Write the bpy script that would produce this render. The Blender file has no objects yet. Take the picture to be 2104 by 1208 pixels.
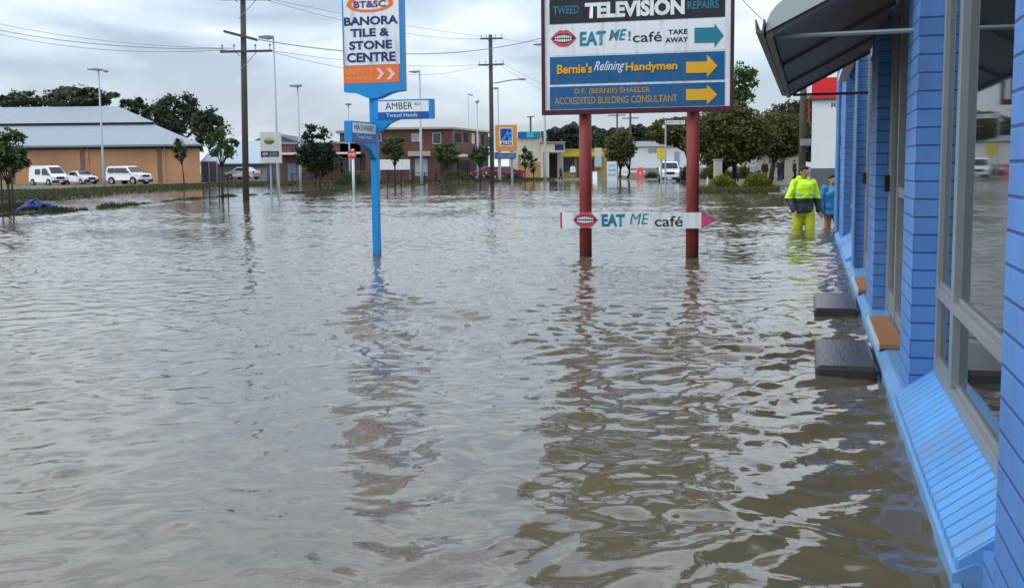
import bpy, bmesh, math, random
import numpy as np
from mathutils import Vector, Matrix

random.seed(7)
SC = bpy.context.scene
COL = SC.collection
rad = math.radians

# ------------------------------------------------------------------ camera, world, sun, exposure
CAM_H = 1.2
FPX = 2300.0
PITCH, ROLL = 6.36, -0.6
cam_d = bpy.data.cameras.new("camera")
cam = bpy.data.objects.new("camera", cam_d)
COL.objects.link(cam)
SC.camera = cam
cam_d.sensor_width = 36.0
cam_d.lens = 36.0 * FPX / 2104.0
cam_d.clip_start = 0.05
cam_d.clip_end = 3000
CR = (Matrix.Rotation(rad(90 - PITCH), 4, 'X') @ Matrix.Rotation(rad(ROLL), 4, 'Z'))
cam.matrix_world = Matrix.Translation((0, 0, CAM_H)) @ CR

SUN_EL, SUN_AZ = 46.0, 255.0     # overcast: a weak, very soft sun high on the left
world = bpy.data.worlds.new("World")
SC.world = world
world.use_nodes = True
wt = world.node_tree
for n in list(wt.nodes):
    wt.nodes.remove(n)


def wn(t, **k):
    n = wt.nodes.new(t)
    for a, b in k.items():
        setattr(n, a, b)
    return n


w_out = wn('ShaderNodeOutputWorld')
w_bg = wn('ShaderNodeBackground')
w_sky = wn('ShaderNodeTexSky', sky_type='NISHITA')
w_sky.sun_disc = False
w_sky.sun_elevation = rad(SUN_EL)
w_sky.sun_rotation = rad(SUN_AZ)
w_bgs = wn('ShaderNodeBackground')
w_bgs.inputs['Strength'].default_value = 0.05
wt.links.new(w_sky.outputs[0], w_bgs.inputs['Color'])
w_tc = wn('ShaderNodeTexCoord')
w_map = wn('ShaderNodeMapping')
w_map.inputs['Scale'].default_value = (2.8, 2.8, 9.0)
w_map.inputs['Location'].default_value = (3.1, 0.4, 0.25)
wt.links.new(w_tc.outputs['Generated'], w_map.inputs['Vector'])
w_n1 = wn('ShaderNodeTexNoise')
w_n1.inputs['Scale'].default_value = 1.7
w_n1.inputs['Detail'].default_value = 6.0
w_n1.inputs['Roughness'].default_value = 0.5
w_n1.inputs['Distortion'].default_value = 0.35
wt.links.new(w_map.outputs[0], w_n1.inputs['Vector'])
w_r = wn('ShaderNodeValToRGB')
cr = w_r.color_ramp
cr.elements[0].position = 0.39
cr.elements[0].color = (0.40, 0.46, 0.58, 1)
cr.elements[1].position = 0.61
cr.elements[1].color = (0.86, 0.90, 0.95, 1)
e = cr.elements.new(0.5)
e.color = (0.60, 0.68, 0.79, 1)
wt.links.new(w_n1.outputs['Fac'], w_r.inputs['Fac'])
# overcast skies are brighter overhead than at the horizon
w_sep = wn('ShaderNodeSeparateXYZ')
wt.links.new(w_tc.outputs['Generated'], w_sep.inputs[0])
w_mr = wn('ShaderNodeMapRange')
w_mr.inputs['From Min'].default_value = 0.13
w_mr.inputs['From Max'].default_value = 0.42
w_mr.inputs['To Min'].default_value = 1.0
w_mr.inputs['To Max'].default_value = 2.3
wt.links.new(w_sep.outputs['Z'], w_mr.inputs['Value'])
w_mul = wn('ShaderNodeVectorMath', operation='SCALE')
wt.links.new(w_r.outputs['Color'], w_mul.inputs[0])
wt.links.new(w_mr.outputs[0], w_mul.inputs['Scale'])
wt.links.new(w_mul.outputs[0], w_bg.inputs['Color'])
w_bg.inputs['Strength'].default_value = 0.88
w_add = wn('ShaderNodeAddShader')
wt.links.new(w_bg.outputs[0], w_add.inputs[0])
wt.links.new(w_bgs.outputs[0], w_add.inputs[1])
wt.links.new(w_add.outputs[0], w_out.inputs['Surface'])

sun_d = bpy.data.lights.new("sun", 'SUN')
sun_d.energy = 1.1
sun_d.angle = rad(18)
sun_d.color = (1.0, 0.97, 0.92)
sun = bpy.data.objects.new("sun", sun_d)
COL.objects.link(sun)
sun.rotation_euler = (rad(90 - SUN_EL), 0, rad(180 - SUN_AZ))

SC.view_settings.view_transform = 'Standard'
SC.view_settings.look = 'None'
SC.view_settings.exposure = 0.0
SC.view_settings.gamma = 1.0


# ------------------------------------------------------------------ placing helpers (photo pixels -> world)
def ray(px, py):
    d = CR.to_3x3() @ Vector(((px - 1052) / FPX, -(py - 604) / FPX, -1))
    return d


def G(px, py, z=0.0):
    d = ray(px, py)
    k = (z - CAM_H) / d.z
    return Vector((d.x * k, d.y * k, z))


def D(px, py, dep):
    d = ray(px, py)
    k = dep / d.y
    return Vector((d.x * k, dep, CAM_H + d.z * k))


def X(px, dep):
    """world x of pixel column px at the horizon, at depth dep"""
    return D(px, 350 - (px - 1052) * 0.0105, dep).x


def Z(px, py, dep):
    return D(px, py, dep).z


_v = ray(1666, 341)
TH = math.atan2(_v.x, _v.y)          # heading of the street
AL = Vector((math.sin(TH), math.cos(TH), 0))
RT = Vector((math.cos(TH), -math.sin(TH), 0))


# ------------------------------------------------------------------ objects and tags
def tag(o, label=None, cat=None, group=None, kind=None):
    if label: o['label'] = label
    if cat: o['category'] = cat
    if group: o['group'] = group
    if kind: o['kind'] = kind
    return o


def empty(name, loc, rz=0.0, label=None, cat=None, group=None):
    o = bpy.data.objects.new(name, None)
    o.empty_display_size = 0.3
    COL.objects.link(o)
    o.location = loc
    o.rotation_euler = (0, 0, rz)
    return tag(o, label, cat, group)


def link(name, me, mat=None, parent=None, smooth=False):
    o = bpy.data.objects.new(name, me)
    COL.objects.link(o)
    if mat is not None:
        for m in (mat if isinstance(mat, (list, tuple)) else [mat]):
            me.materials.append(m)
    if parent is not None:
        o.parent = parent
    if smooth:
        me.shade_smooth()
    return o


def copy_tree(o, parent=None):
    c = o.copy()
    COL.objects.link(c)
    c.parent = parent
    for ch in KIDS(o):
        copy_tree(ch, c)
    return c


def KIDS(o):
    return [x for x in bpy.data.objects if x.parent == o]


class MB:
    def __init__(s):
        s.v, s.f, s.m = [], [], []

    def add(s, vs, fs, mi=0):
        b = len(s.v)
        s.v += [tuple(v) for v in vs]
        s.f += [tuple(b + i for i in f) for f in fs]
        s.m += [mi] * len(fs)
        return s

    def box(s, x0, x1, y0, y1, z0, z1, mi=0, M=None):
        vs = [Vector(p) for p in ((x0, y0, z0), (x1, y0, z0), (x1, y1, z0), (x0, y1, z0),
                                  (x0, y0, z1), (x1, y0, z1), (x1, y1, z1), (x0, y1, z1))]
        if M is not None: vs = [M @ v for v in vs]
        return s.add(vs, [(0, 3, 2, 1), (4, 5, 6, 7), (0, 1, 5, 4), (1, 2, 6, 5), (2, 3, 7, 6), (3, 0, 4, 7)], mi)

    def tube(s, pts, rs, n=10, mi=0, cap=True, sy=1.0):
        pts = [Vector(p) for p in pts]
        if not isinstance(rs, (list, tuple)): rs = [rs] * len(pts)
        vs, fs = [], []
        ref = None
        for i, p in enumerate(pts):
            a = pts[max(0, i - 1)]; b = pts[min(len(pts) - 1, i + 1)]
            t = (b - a).normalized()
            if ref is None:
                ref = Vector((1, 0, 0)) if abs(t.x) < 0.9 else Vector((0, 1, 0))
            u = (ref - t * ref.dot(t)).normalized()
            ref = u
            w = t.cross(u)
            for k in range(n):
                q = 2 * math.pi * k / n
                vs.append(p + (u * math.cos(q) + w * math.sin(q) * sy) * rs[i])
        for i in range(len(pts) - 1):
            for k in range(n):
                k2 = (k + 1) % n
                fs.append((i * n + k, i * n + k2, (i + 1) * n + k2, (i + 1) * n + k))
        if cap:
            fs.append(tuple(range(n - 1, -1, -1)))
            fs.append(tuple((len(pts) - 1) * n + k for k in range(n)))
        return s.add(vs, fs, mi)

    def ell(s, c, r, n=12, m=8, mi=0):
        vs, fs = [], []
        c = Vector(c)
        for i in range(1, m):
            a = math.pi * i / m
            for k in range(n):
                q = 2 * math.pi * k / n
                vs.append(c + Vector((r[0] * math.sin(a) * math.cos(q), r[1] * math.sin(a) * math.sin(q), r[2] * math.cos(a))))
        t = len(vs); vs.append(c + Vector((0, 0, r[2]))); vs.append(c - Vector((0, 0, r[2])))
        for i in range(m - 2):
            for k in range(n):
                k2 = (k + 1) % n
                fs.append((i * n + k, (i + 1) * n + k, (i + 1) * n + k2, i * n + k2))
        for k in range(n):
            k2 = (k + 1) % n
            fs.append((t, k, k2)); fs.append((t + 1, (m - 2) * n + k2, (m - 2) * n + k))
        return s.add(vs, fs, mi)

    def prism(s, poly, a0, a1, axis='y', mi=0):
        """poly of 2D points extruded along axis between a0 and a1"""
        def P(p, a):
            return {'y': (p[0], a, p[1]), 'x': (a, p[0], p[1]), 'z': (p[0], p[1], a)}[axis]
        n = len(poly)
        vs = [P(p, a0) for p in poly] + [P(p, a1) for p in poly]
        fs = [tuple(range(n)), tuple(range(2 * n - 1, n - 1, -1))]
        for i in range(n):
            j = (i + 1) % n
            fs.append((i, i + n, j + n, j))
        return s.add(vs, fs, mi)

    def build(s, name, mat=None, parent=None, smooth=False, bevel=0.0, off=None):
        me = bpy.data.meshes.new(name)
        vs = s.v if off is None else [(a[0] - off[0], a[1] - off[1], a[2] - off[2]) for a in s.v]
        me.from_pydata(vs, [], s.f)
        bm = bmesh.new(); bm.from_mesh(me)
        bmesh.ops.recalc_face_normals(bm, faces=bm.faces)
        bm.to_mesh(me); bm.free()
        me.polygons.foreach_set('material_index', s.m[:len(me.polygons)])
        o = link(name, me, mat, parent, smooth)
        if bevel:
            b = o.modifiers.new('bevel', 'BEVEL'); b.width = bevel; b.segments = 2; b.limit_method = 'ANGLE'
        return o


def grid_mesh(name, P, mat, smooth=True):
    """P: array rows x cols x 3"""
    r, c = P.shape[:2]
    me = bpy.data.meshes.new(name)
    idx = np.arange(r * c).reshape(r, c)
    q = np.stack([idx[:-1, :-1], idx[:-1, 1:], idx[1:, 1:], idx[1:, :-1]], -1).reshape(-1, 4)
    me.vertices.add(r * c)
    me.vertices.foreach_set('co', P.reshape(-1).astype(np.float32))
    me.loops.add(q.size)
    me.loops.foreach_set('vertex_index', q.reshape(-1).astype(np.int32))
    me.polygons.add(len(q))
    me.polygons.foreach_set('loop_start', (np.arange(len(q)) * 4).astype(np.int32))
    me.update(calc_edges=True)
    return link(name, me, mat, None, smooth)


def quads_mesh(name, V, mat, parent=None, n=4):
    """V: N x n x 3 separate faces"""
    me = bpy.data.meshes.new(name)
    N = V.shape[0]
    me.vertices.add(N * n)
    me.vertices.foreach_set('co', V.reshape(-1).astype(np.float32))
    me.loops.add(N * n)
    me.loops.foreach_set('vertex_index', np.arange(N * n, dtype=np.int32))
    me.polygons.add(N)
    me.polygons.foreach_set('loop_start', (np.arange(N) * n).astype(np.int32))
    me.update(calc_edges=True)
    return link(name, me, mat, parent)


# ------------------------------------------------------------------ materials
def srgb(r, g, b):
    def f(c):
        c /= 255.0
        return c / 12.92 if c <= 0.04045 else ((c + 0.055) / 1.055) ** 2.4
    return (f(r), f(g), f(b), 1)


_MC = {}


def mat(name, col, rough=0.6, metal=0.0, var=0.12, scale=4.0, bump=0.0, bscale=30.0, spec=0.3, coat=0.0, dirt=0.0, tide=0.0):
    """painted / plain surface with slight colour mottling (object space noise)"""
    if name in _MC: return _MC[name]
    m = bpy.data.materials.new(name); m.use_nodes = True
    nt = m.node_tree; b = nt.nodes['Principled BSDF']
    b.inputs['Roughness'].default_value = rough
    b.inputs['Metallic'].default_value = metal
    b.inputs['Specular IOR Level'].default_value = spec
    b.inputs['Coat Weight'].default_value = coat
    tc = nt.nodes.new('ShaderNodeTexCoord')
    n = nt.nodes.new('ShaderNodeTexNoise'); n.inputs['Scale'].default_value = scale; n.inputs['Detail'].default_value = 5
    nt.links.new(tc.outputs['Object'], n.inputs['Vector'])
    mx = nt.nodes.new('ShaderNodeMix'); mx.data_type = 'RGBA'
    c = list(col)
    mx.inputs[6].default_value = [max(0, v * (1 - var)) for v in c[:3]] + [1]
    mx.inputs[7].default_value = [min(1, v * (1 + var)) for v in c[:3]] + [1]
    nt.links.new(n.outputs['Fac'], mx.inputs[0])
    last = mx.outputs[2]
    if dirt:       # rain streaks and grime
        mp = nt.nodes.new('ShaderNodeMapping'); mp.inputs['Scale'].default_value = (9, 9, 0.9)
        nt.links.new(tc.outputs['Object'], mp.inputs['Vector'])
        dn = nt.nodes.new('ShaderNodeTexNoise'); dn.inputs['Scale'].default_value = 1.4; dn.inputs['Detail'].default_value = 7
        nt.links.new(mp.outputs[0], dn.inputs['Vector'])
        dr = nt.nodes.new('ShaderNodeMapRange'); dr.inputs['From Min'].default_value = 0.5; dr.inputs['From Max'].default_value = 0.75
        dr.inputs['To Max'].default_value = dirt
        nt.links.new(dn.outputs['Fac'], dr.inputs['Value'])
        dm = nt.nodes.new('ShaderNodeMix'); dm.data_type = 'RGBA'; dm.inputs[7].default_value = (0.14, 0.12, 0.10, 1)
        nt.links.new(dr.outputs[0], dm.inputs[0]); nt.links.new(last, dm.inputs[6]); last = dm.outputs[2]
    if tide:       # muddy wet band left by the flood just above the water
        sp = nt.nodes.new('ShaderNodeSeparateXYZ'); nt.links.new(tc.outputs['Object'], sp.inputs[0])
        tn = nt.nodes.new('ShaderNodeMath'); tn.operation = 'MULTIPLY_ADD'; tn.inputs[1].default_value = 0.25
        nt.links.new(n.outputs['Fac'], tn.inputs[0]); nt.links.new(sp.outputs['Z'], tn.inputs[2])
        tr_ = nt.nodes.new('ShaderNodeMapRange'); tr_.inputs['From Min'].default_value = tide + 0.10; tr_.inputs['From Max'].default_value = tide + 0.16
        tr_.inputs['To Min'].default_value = 0.65; tr_.inputs['To Max'].default_value = 0.0
        nt.links.new(tn.outputs[0], tr_.inputs['Value'])
        tm = nt.nodes.new('ShaderNodeMix'); tm.data_type = 'RGBA'; tm.inputs[7].default_value = (0.07, 0.055, 0.035, 1)
        nt.links.new(tr_.outputs[0], tm.inputs[0]); nt.links.new(last, tm.inputs[6]); last = tm.outputs[2]
    nt.links.new(last, b.inputs['Base Color'])
    if bump:
        n2 = nt.nodes.new('ShaderNodeTexNoise'); n2.inputs['Scale'].default_value = bscale; n2.inputs['Detail'].default_value = 4
        nt.links.new(tc.outputs['Object'], n2.inputs['Vector'])
        bp = nt.nodes.new('ShaderNodeBump'); bp.inputs['Strength'].default_value = bump; bp.inputs['Distance'].default_value = 0.01
        nt.links.new(n2.outputs['Fac'], bp.inputs['Height'])
        nt.links.new(bp.outputs[0], b.inputs['Normal'])
    _MC[name] = m
    return m


def brick_mat(name, col, mortar, w=0.24, h=0.086, ms=0.008, var=0.15, mode='wall', bump=0.6, rough=0.55, vjoint=True, nscale=2.2):
    """bricks laid in object space: (x+y, z) for walls, (y) rows for a rowlock sill"""
    if name in _MC: return _MC[name]
    m = bpy.data.materials.new(name); m.use_nodes = True
    nt = m.node_tree; b = nt.nodes['Principled BSDF']
    b.inputs['Roughness'].default_value = rough
    tc = nt.nodes.new('ShaderNodeTexCoord')
    sp = nt.nodes.new('ShaderNodeSeparateXYZ'); nt.links.new(tc.outputs['Object'], sp.inputs[0])
    cb = nt.nodes.new('ShaderNodeCombineXYZ')
    if mode == 'wall':
        a = nt.nodes.new('ShaderNodeMath'); a.operation = 'ADD'
        nt.links.new(sp.outputs['X'], a.inputs[0]); nt.links.new(sp.outputs['Y'], a.inputs[1])
        nt.links.new(a.outputs[0], cb.inputs['X']); nt.links.new(sp.outputs['Z'], cb.inputs['Y'])
    else:
        nt.links.new(sp.outputs['X'], cb.inputs['X']); nt.links.new(sp.outputs['Y'], cb.inputs['Y'])
    br = nt.nodes.new('ShaderNodeTexBrick')
    br.inputs['Scale'].default_value = 1.0
    br.inputs['Brick Width'].default_value = w
    br.inputs['Row Height'].default_value = h
    br.inputs['Mortar Size'].default_value = ms
    br.inputs['Mortar Smooth'].default_value = 0.35
    br.inputs['Bias'].default_value = 0.0
    br.inputs['Color1'].default_value = [v * (1 - var) for v in col[:3]] + [1]
    br.inputs['Color2'].default_value = [min(1, v * (1 + var)) for v in col[:3]] + [1]
    br.inputs['Mortar'].default_value = mortar
    nt.links.new(cb.outputs[0], br.inputs['Vector'])
    if vjoint == 'faint':      # thick paint fills the upright joints, only the bed joints read
        br.inputs['Mortar Size'].default_value = ms * 0.35
        br.inputs['Mortar'].default_value = [a_ * 0.55 + b_ * 0.45 for a_, b_ in zip(mortar, col)]
        fr_ = nt.nodes.new('ShaderNodeMath'); fr_.operation = 'PINGPONG'; fr_.inputs[1].default_value = h / 2
        nt.links.new(sp.outputs['Z'], fr_.inputs[0])
        lt = nt.nodes.new('ShaderNodeMapRange'); lt.inputs['From Min'].default_value = ms * 0.3; lt.inputs['From Max'].default_value = ms * 0.85
        lt.inputs['To Min'].default_value = 1.0; lt.inputs['To Max'].default_value = 0.0
        nt.links.new(fr_.outputs[0], lt.inputs['Value'])
        bed = lt.outputs[0]
    else:
        bed = None
    n = nt.nodes.new('ShaderNodeTexNoise'); n.inputs['Scale'].default_value = nscale; n.inputs['Detail'].default_value = 6
    nt.links.new(tc.outputs['Object'], n.inputs['Vector'])
    mr = nt.nodes.new('ShaderNodeMapRange')
    mr.inputs['To Min'].default_value = 0.82; mr.inputs['To Max'].default_value = 1.15
    mr.inputs['From Min'].default_value = 0.3; mr.inputs['From Max'].default_value = 0.7
    nt.links.new(n.outputs['Fac'], mr.inputs['Value'])
    sc = nt.nodes.new('ShaderNodeVectorMath'); sc.operation = 'SCALE'
    colsock, hsock = br.outputs['Color'], br.outputs['Fac']
    if bed is not None:
        mb_ = nt.nodes.new('ShaderNodeMix'); mb_.data_type = 'RGBA'
        nt.links.new(bed, mb_.inputs[0]); nt.links.new(br.outputs['Color'], mb_.inputs[6]); mb_.inputs[7].default_value = mortar
        hm = nt.nodes.new('ShaderNodeMath'); hm.operation = 'MAXIMUM'
        hs = nt.nodes.new('ShaderNodeMath'); hs.operation = 'MULTIPLY'; hs.inputs[1].default_value = 0.4
        nt.links.new(br.outputs['Fac'], hs.inputs[0]); nt.links.new(hs.outputs[0], hm.inputs[0]); nt.links.new(bed, hm.inputs[1])
        colsock, hsock = mb_.outputs[2], hm.outputs[0]
    nt.links.new(colsock, sc.inputs[0]); nt.links.new(mr.outputs[0], sc.inputs['Scale'])
    last = sc.outputs[0]
    if vjoint == 'faint' or mode == 'sill':   # muddy splash marks low on the wall, thin streaks and scuffs above
        gn = nt.nodes.new('ShaderNodeTexNoise'); gn.inputs['Scale'].default_value = 6.0; gn.inputs['Detail'].default_value = 8
        gmap = nt.nodes.new('ShaderNodeMapping'); gmap.inputs['Scale'].default_value = (1.0, 1.0, 0.45)
        nt.links.new(tc.outputs['Object'], gmap.inputs['Vector']); nt.links.new(gmap.outputs[0], gn.inputs['Vector'])
        zr = nt.nodes.new('ShaderNodeMapRange'); zr.inputs['From Min'].default_value = 0.05; zr.inputs['From Max'].default_value = 0.45
        zr.inputs['To Min'].default_value = 0.16; zr.inputs['To Max'].default_value = 0.0
        nt.links.new(sp.outputs['Z'], zr.inputs['Value'])
        ad = nt.nodes.new('ShaderNodeMath'); ad.operation = 'ADD'; nt.links.new(gn.outputs['Fac'], ad.inputs[0]); nt.links.new(zr.outputs[0], ad.inputs[1])
        gr = nt.nodes.new('ShaderNodeMapRange'); gr.inputs['From Min'].default_value = 0.60; gr.inputs['From Max'].default_value = 0.78
        gr.inputs['To Min'].default_value = 0.0; gr.inputs['To Max'].default_value = 0.42
        nt.links.new(ad.outputs[0], gr.inputs['Value'])
        gm_ = nt.nodes.new('ShaderNodeMix'); gm_.data_type = 'RGBA'; gm_.inputs[7].default_value = (0.13, 0.17, 0.21, 1)
        nt.links.new(gr.outputs[0], gm_.inputs[0]); nt.links.new(last, gm_.inputs[6]); last = gm_.outputs[2]
    nt.links.new(last, b.inputs['Base Color'])
    n2 = nt.nodes.new('ShaderNodeTexNoise'); n2.inputs['Scale'].default_value = 90; n2.inputs['Detail'].default_value = 3
    nt.links.new(tc.outputs['Object'], n2.inputs['Vector'])
    ma = nt.nodes.new('ShaderNodeMath'); ma.operation = 'MULTIPLY_ADD'
    ma.inputs[1].default_value = -1.0
    nt.links.new(hsock, ma.inputs[0])
    m3 = nt.nodes.new('ShaderNodeMath'); m3.operation = 'MULTIPLY'; m3.inputs[1].default_value = 0.25
    nt.links.new(n2.outputs['Fac'], m3.inputs[0]); nt.links.new(m3.outputs[0], ma.inputs[2])
    bp = nt.nodes.new('ShaderNodeBump'); bp.inputs['Strength'].default_value = bump; bp.inputs['Distance'].default_value = 0.006
    nt.links.new(ma.outputs[0], bp.inputs['Height'])
    nt.links.new(bp.outputs[0], b.inputs['Normal'])
    _MC[name] = m
    return m


def leaf_mat(name, c1, c2, trans=0.25):
    if name in _MC: return _MC[name]
    m = bpy.data.materials.new(name); m.use_nodes = True
    nt = m.node_tree; b = nt.nodes['Principled BSDF']
    b.inputs['Roughness'].default_value = 0.6
    b.inputs['Specular IOR Level'].default_value = 0.3
    g = nt.nodes.new('ShaderNodeNewGeometry')
    r = nt.nodes.new('ShaderNodeMix'); r.data_type = 'RGBA'
    r.inputs[6].default_value = c1; r.inputs[7].default_value = c2
    nt.links.new(g.outputs['Random Per Island'], r.inputs[0])
    nt.links.new(r.outputs[2], b.inputs['Base Color'])
    tr = nt.nodes.new('ShaderNodeBsdfTranslucent')
    nt.links.new(r.outputs[2], tr.inputs['Color'])
    mx = nt.nodes.new('ShaderNodeMixShader'); mx.inputs[0].default_value = trans
    out = nt.nodes['Material Output']
    nt.links.new(b.outputs[0], mx.inputs[1]); nt.links.new(tr.outputs[0], mx.inputs[2])
    nt.links.new(mx.outputs[0], out.inputs['Surface'])
    _MC[name] = m
    return m


def glass_mat(name, col=(0.012, 0.016, 0.018, 1), ior=1.45, rough=0.03):
    """window pane over a dark room: mirror-like at grazing angles"""
    if name in _MC: return _MC[name]
    m = bpy.data.materials.new(name); m.use_nodes = True
    nt = m.node_tree; b = nt.nodes['Principled BSDF']
    b.inputs['Base Color'].default_value = col
    b.inputs['Roughness'].default_value = rough
    b.inputs['IOR'].default_value = ior
    tc = nt.nodes.new('ShaderNodeTexCoord')
    n = nt.nodes.new('ShaderNodeTexNoise'); n.inputs['Scale'].default_value = 1.2
    nt.links.new(tc.outputs['Object'], n.inputs['Vector'])
    bp = nt.nodes.new('ShaderNodeBump'); bp.inputs['Strength'].default_value = 0.02; bp.inputs['Distance'].default_value = 0.01
    nt.links.new(n.outputs['Fac'], bp.inputs['Height']); nt.links.new(bp.outputs[0], b.inputs['Normal'])
    _MC[name] = m
    return m


def corr_mat(name, col, axis='X', pitch=0.076, rough=0.45, metal=0.0, strength=0.5):
    """corrugated sheet"""
    if name in _MC: return _MC[name]
    m = bpy.data.materials.new(name); m.use_nodes = True
    nt = m.node_tree; b = nt.nodes['Principled BSDF']
    b.inputs['Roughness'].default_value = rough; b.inputs['Metallic'].default_value = metal
    tc = nt.nodes.new('ShaderNodeTexCoord')
    w = nt.nodes.new('ShaderNodeTexWave'); w.bands_direction = axis
    w.inputs['Scale'].default_value = 0.314 / pitch
    nt.links.new(tc.outputs['Object'], w.inputs['Vector'])
    n = nt.nodes.new('ShaderNodeTexNoise'); n.inputs['Scale'].default_value = 0.8; n.inputs['Detail'].default_value = 6
    nt.links.new(tc.outputs['Object'], n.inputs['Vector'])
    mx = nt.nodes.new('ShaderNodeMix'); mx.data_type = 'RGBA'
    mx.inputs[6].default_value = [v * 0.85 for v in col[:3]] + [1]; mx.inputs[7].default_value = [min(1, v * 1.15) for v in col[:3]] + [1]
    nt.links.new(n.outputs['Fac'], mx.inputs[0]); nt.links.new(mx.outputs[2], b.inputs['Base Color'])
    bp = nt.nodes.new('ShaderNodeBump'); bp.inputs['Strength'].default_value = strength; bp.inputs['Distance'].default_value = 0.015
    nt.links.new(w.outputs['Fac'], bp.inputs['Height']); nt.links.new(bp.outputs[0], b.inputs['Normal'])
    _MC[name] = m
    return m


M = {}
M['white'] = mat('white_paint', (0.72, 0.74, 0.74, 1), 0.45, var=0.05, dirt=0.3)
M['signwhite'] = mat('sign_white', (0.71, 0.76, 0.75, 1), 0.4, var=0.07, scale=2.5, dirt=0.45)
M['black'] = mat('black_rubber', (0.02, 0.02, 0.022, 1), 0.6)
M['darkgrey'] = mat('dark_grey', (0.06, 0.065, 0.07, 1), 0.6)
M['steel'] = mat('galvanised_steel', (0.34, 0.37, 0.40, 1), 0.5, metal=0.3, var=0.1)
M['lampgrey'] = mat('lamp_grey', (0.22, 0.24, 0.26, 1), 0.5)
M['redpost'] = mat('red_oxide_paint', (0.23, 0.032, 0.028, 1), 0.6, var=0.3, scale=5, bump=0.2, dirt=0.4, tide=0.06)
M['maroon'] = mat('maroon_frame', (0.065, 0.015, 0.02, 1), 0.55)
M['skyblue'] = mat('sign_blue', (0.004, 0.25, 0.60, 1), 0.4, var=0.10, dirt=0.25, tide=0.05)
M['deepblue'] = mat('sign_deep_blue', (0.01, 0.09, 0.36, 1), 0.35, var=0.06)
M['navy'] = mat('navy_letters', (0.02, 0.022, 0.14, 1), 0.5, var=0.05)
M['orange'] = mat('sign_orange', (0.78, 0.17, 0.035, 1), 0.4, var=0.07)
M['paleorange'] = mat('pale_orange', (0.80, 0.36, 0.16, 1), 0.5)
M['panelblue'] = mat('panel_blue', (0.004, 0.098, 0.245, 1), 0.4, var=0.15, scale=3, dirt=0.3)
M['yellow'] = mat('arrow_yellow', (0.72, 0.38, 0.012, 1), 0.45, var=0.07)
M['teal'] = mat('teal_paint', (0.015, 0.19, 0.25, 1), 0.45)
M['tealpale'] = mat('teal_letters_pale', (0.10, 0.32, 0.36, 1), 0.5)
M['pink'] = mat('pink_paint', (0.70, 0.05, 0.17, 1), 0.45)
M['liprose'] = mat('lip_rose', (0.52, 0.07, 0.10, 1), 0.45)
M['lipdark'] = mat('lip_dark', (0.07, 0.015, 0.03, 1), 0.5)
M['ink'] = mat('ink_black', (0.02, 0.02, 0.025, 1), 0.5)
M['wood'] = mat('weathered_pole_wood', (0.075, 0.068, 0.062, 1), 0.85, var=0.25, scale=3, bump=0.5)
M['bark'] = mat('bark', (0.04, 0.032, 0.025, 1), 0.9, var=0.3, scale=3, bump=0.6)
M['stake'] = mat('dark_stake', (0.03, 0.032, 0.025, 1), 0.9)
M['concrete'] = mat('concrete', (0.21, 0.205, 0.19, 1), 0.85, var=0.15, bump=0.3)
M['carwhite'] = mat('car_white', (0.72, 0.74, 0.76, 1), 0.25, var=0.02, coat=0.5)
M['carred'] = mat('car_red', (0.36, 0.02, 0.05, 1), 0.25, var=0.02, coat=0.5)
M['carglass'] = glass_mat('car_glass', (0.02, 0.025, 0.03, 1))
M['glass'] = glass_mat('shop_glass')
M['headlight'] = mat('headlight', (0.7, 0.72, 0.75, 1), 0.15)
M['taillight'] = mat('tail_light', (0.4, 0.02, 0.02, 1), 0.2)


# ------------------------------------------------------------------ text and flat sign shapes
def text(name, s, box, plane, matl, parent, bold=0.0, shear=0.0, ext=0.003, space=1.0, lift=0.004):
    """box (u0, v0, u1, v1) in a plane; plane is a function (u, v, w)->Vector; w is height off the board"""
    cu = bpy.data.curves.new(name, 'FONT')
    cu.body = s
    cu.align_x = 'LEFT'
    cu.offset = bold
    cu.shear = shear
    cu.space_character = space
    cu.resolution_u = 3
    o = bpy.data.objects.new(name, cu)
    COL.objects.link(o)
    dg = bpy.context.evaluated_depsgraph_get()
    me = bpy.data.meshes.new_from_object(o.evaluated_get(dg))
    bpy.data.objects.remove(o)
    n = len(me.vertices)
    co = np.zeros(n * 3); me.vertices.foreach_get('co', co); co = co.reshape(-1, 3)
    mn, mx = co.min(0), co.max(0)
    u0, v0, u1, v1 = box
    U = u0 + (co[:, 0] - mn[0]) / (mx[0] - mn[0]) * (u1 - u0)
    V = v0 + (co[:, 1] - mn[1]) / (mx[1] - mn[1]) * (v1 - v0)
    P = np.array([tuple(plane(u, v, lift)) for u, v in zip(U, V)])
    me.vertices.foreach_set('co', P.reshape(-1)); me.update()
    o = link(name, me, matl, parent)
    return o


def flat(name, polys, plane, matl, parent, w0=0.0, w1=0.006, build=True):
    """polygons in plane coordinates, given thickness between heights w0, w1"""
    mb = MB()
    for poly in polys:
        n = len(poly)
        vs = [plane(u, v, w0) for u, v in poly] + [plane(u, v, w1) for u, v in poly]
        fs = [tuple(range(n - 1, -1, -1)), tuple(range(n, 2 * n))]
        for i in range(n):
            j = (i + 1) % n
            fs.append((i, j, j + n, i + n))
        mb.add(vs, fs)
    return mb.build(name, matl, parent)


def front(u, v, w):      # board facing -y
    return Vector((u, -w, v))


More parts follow.
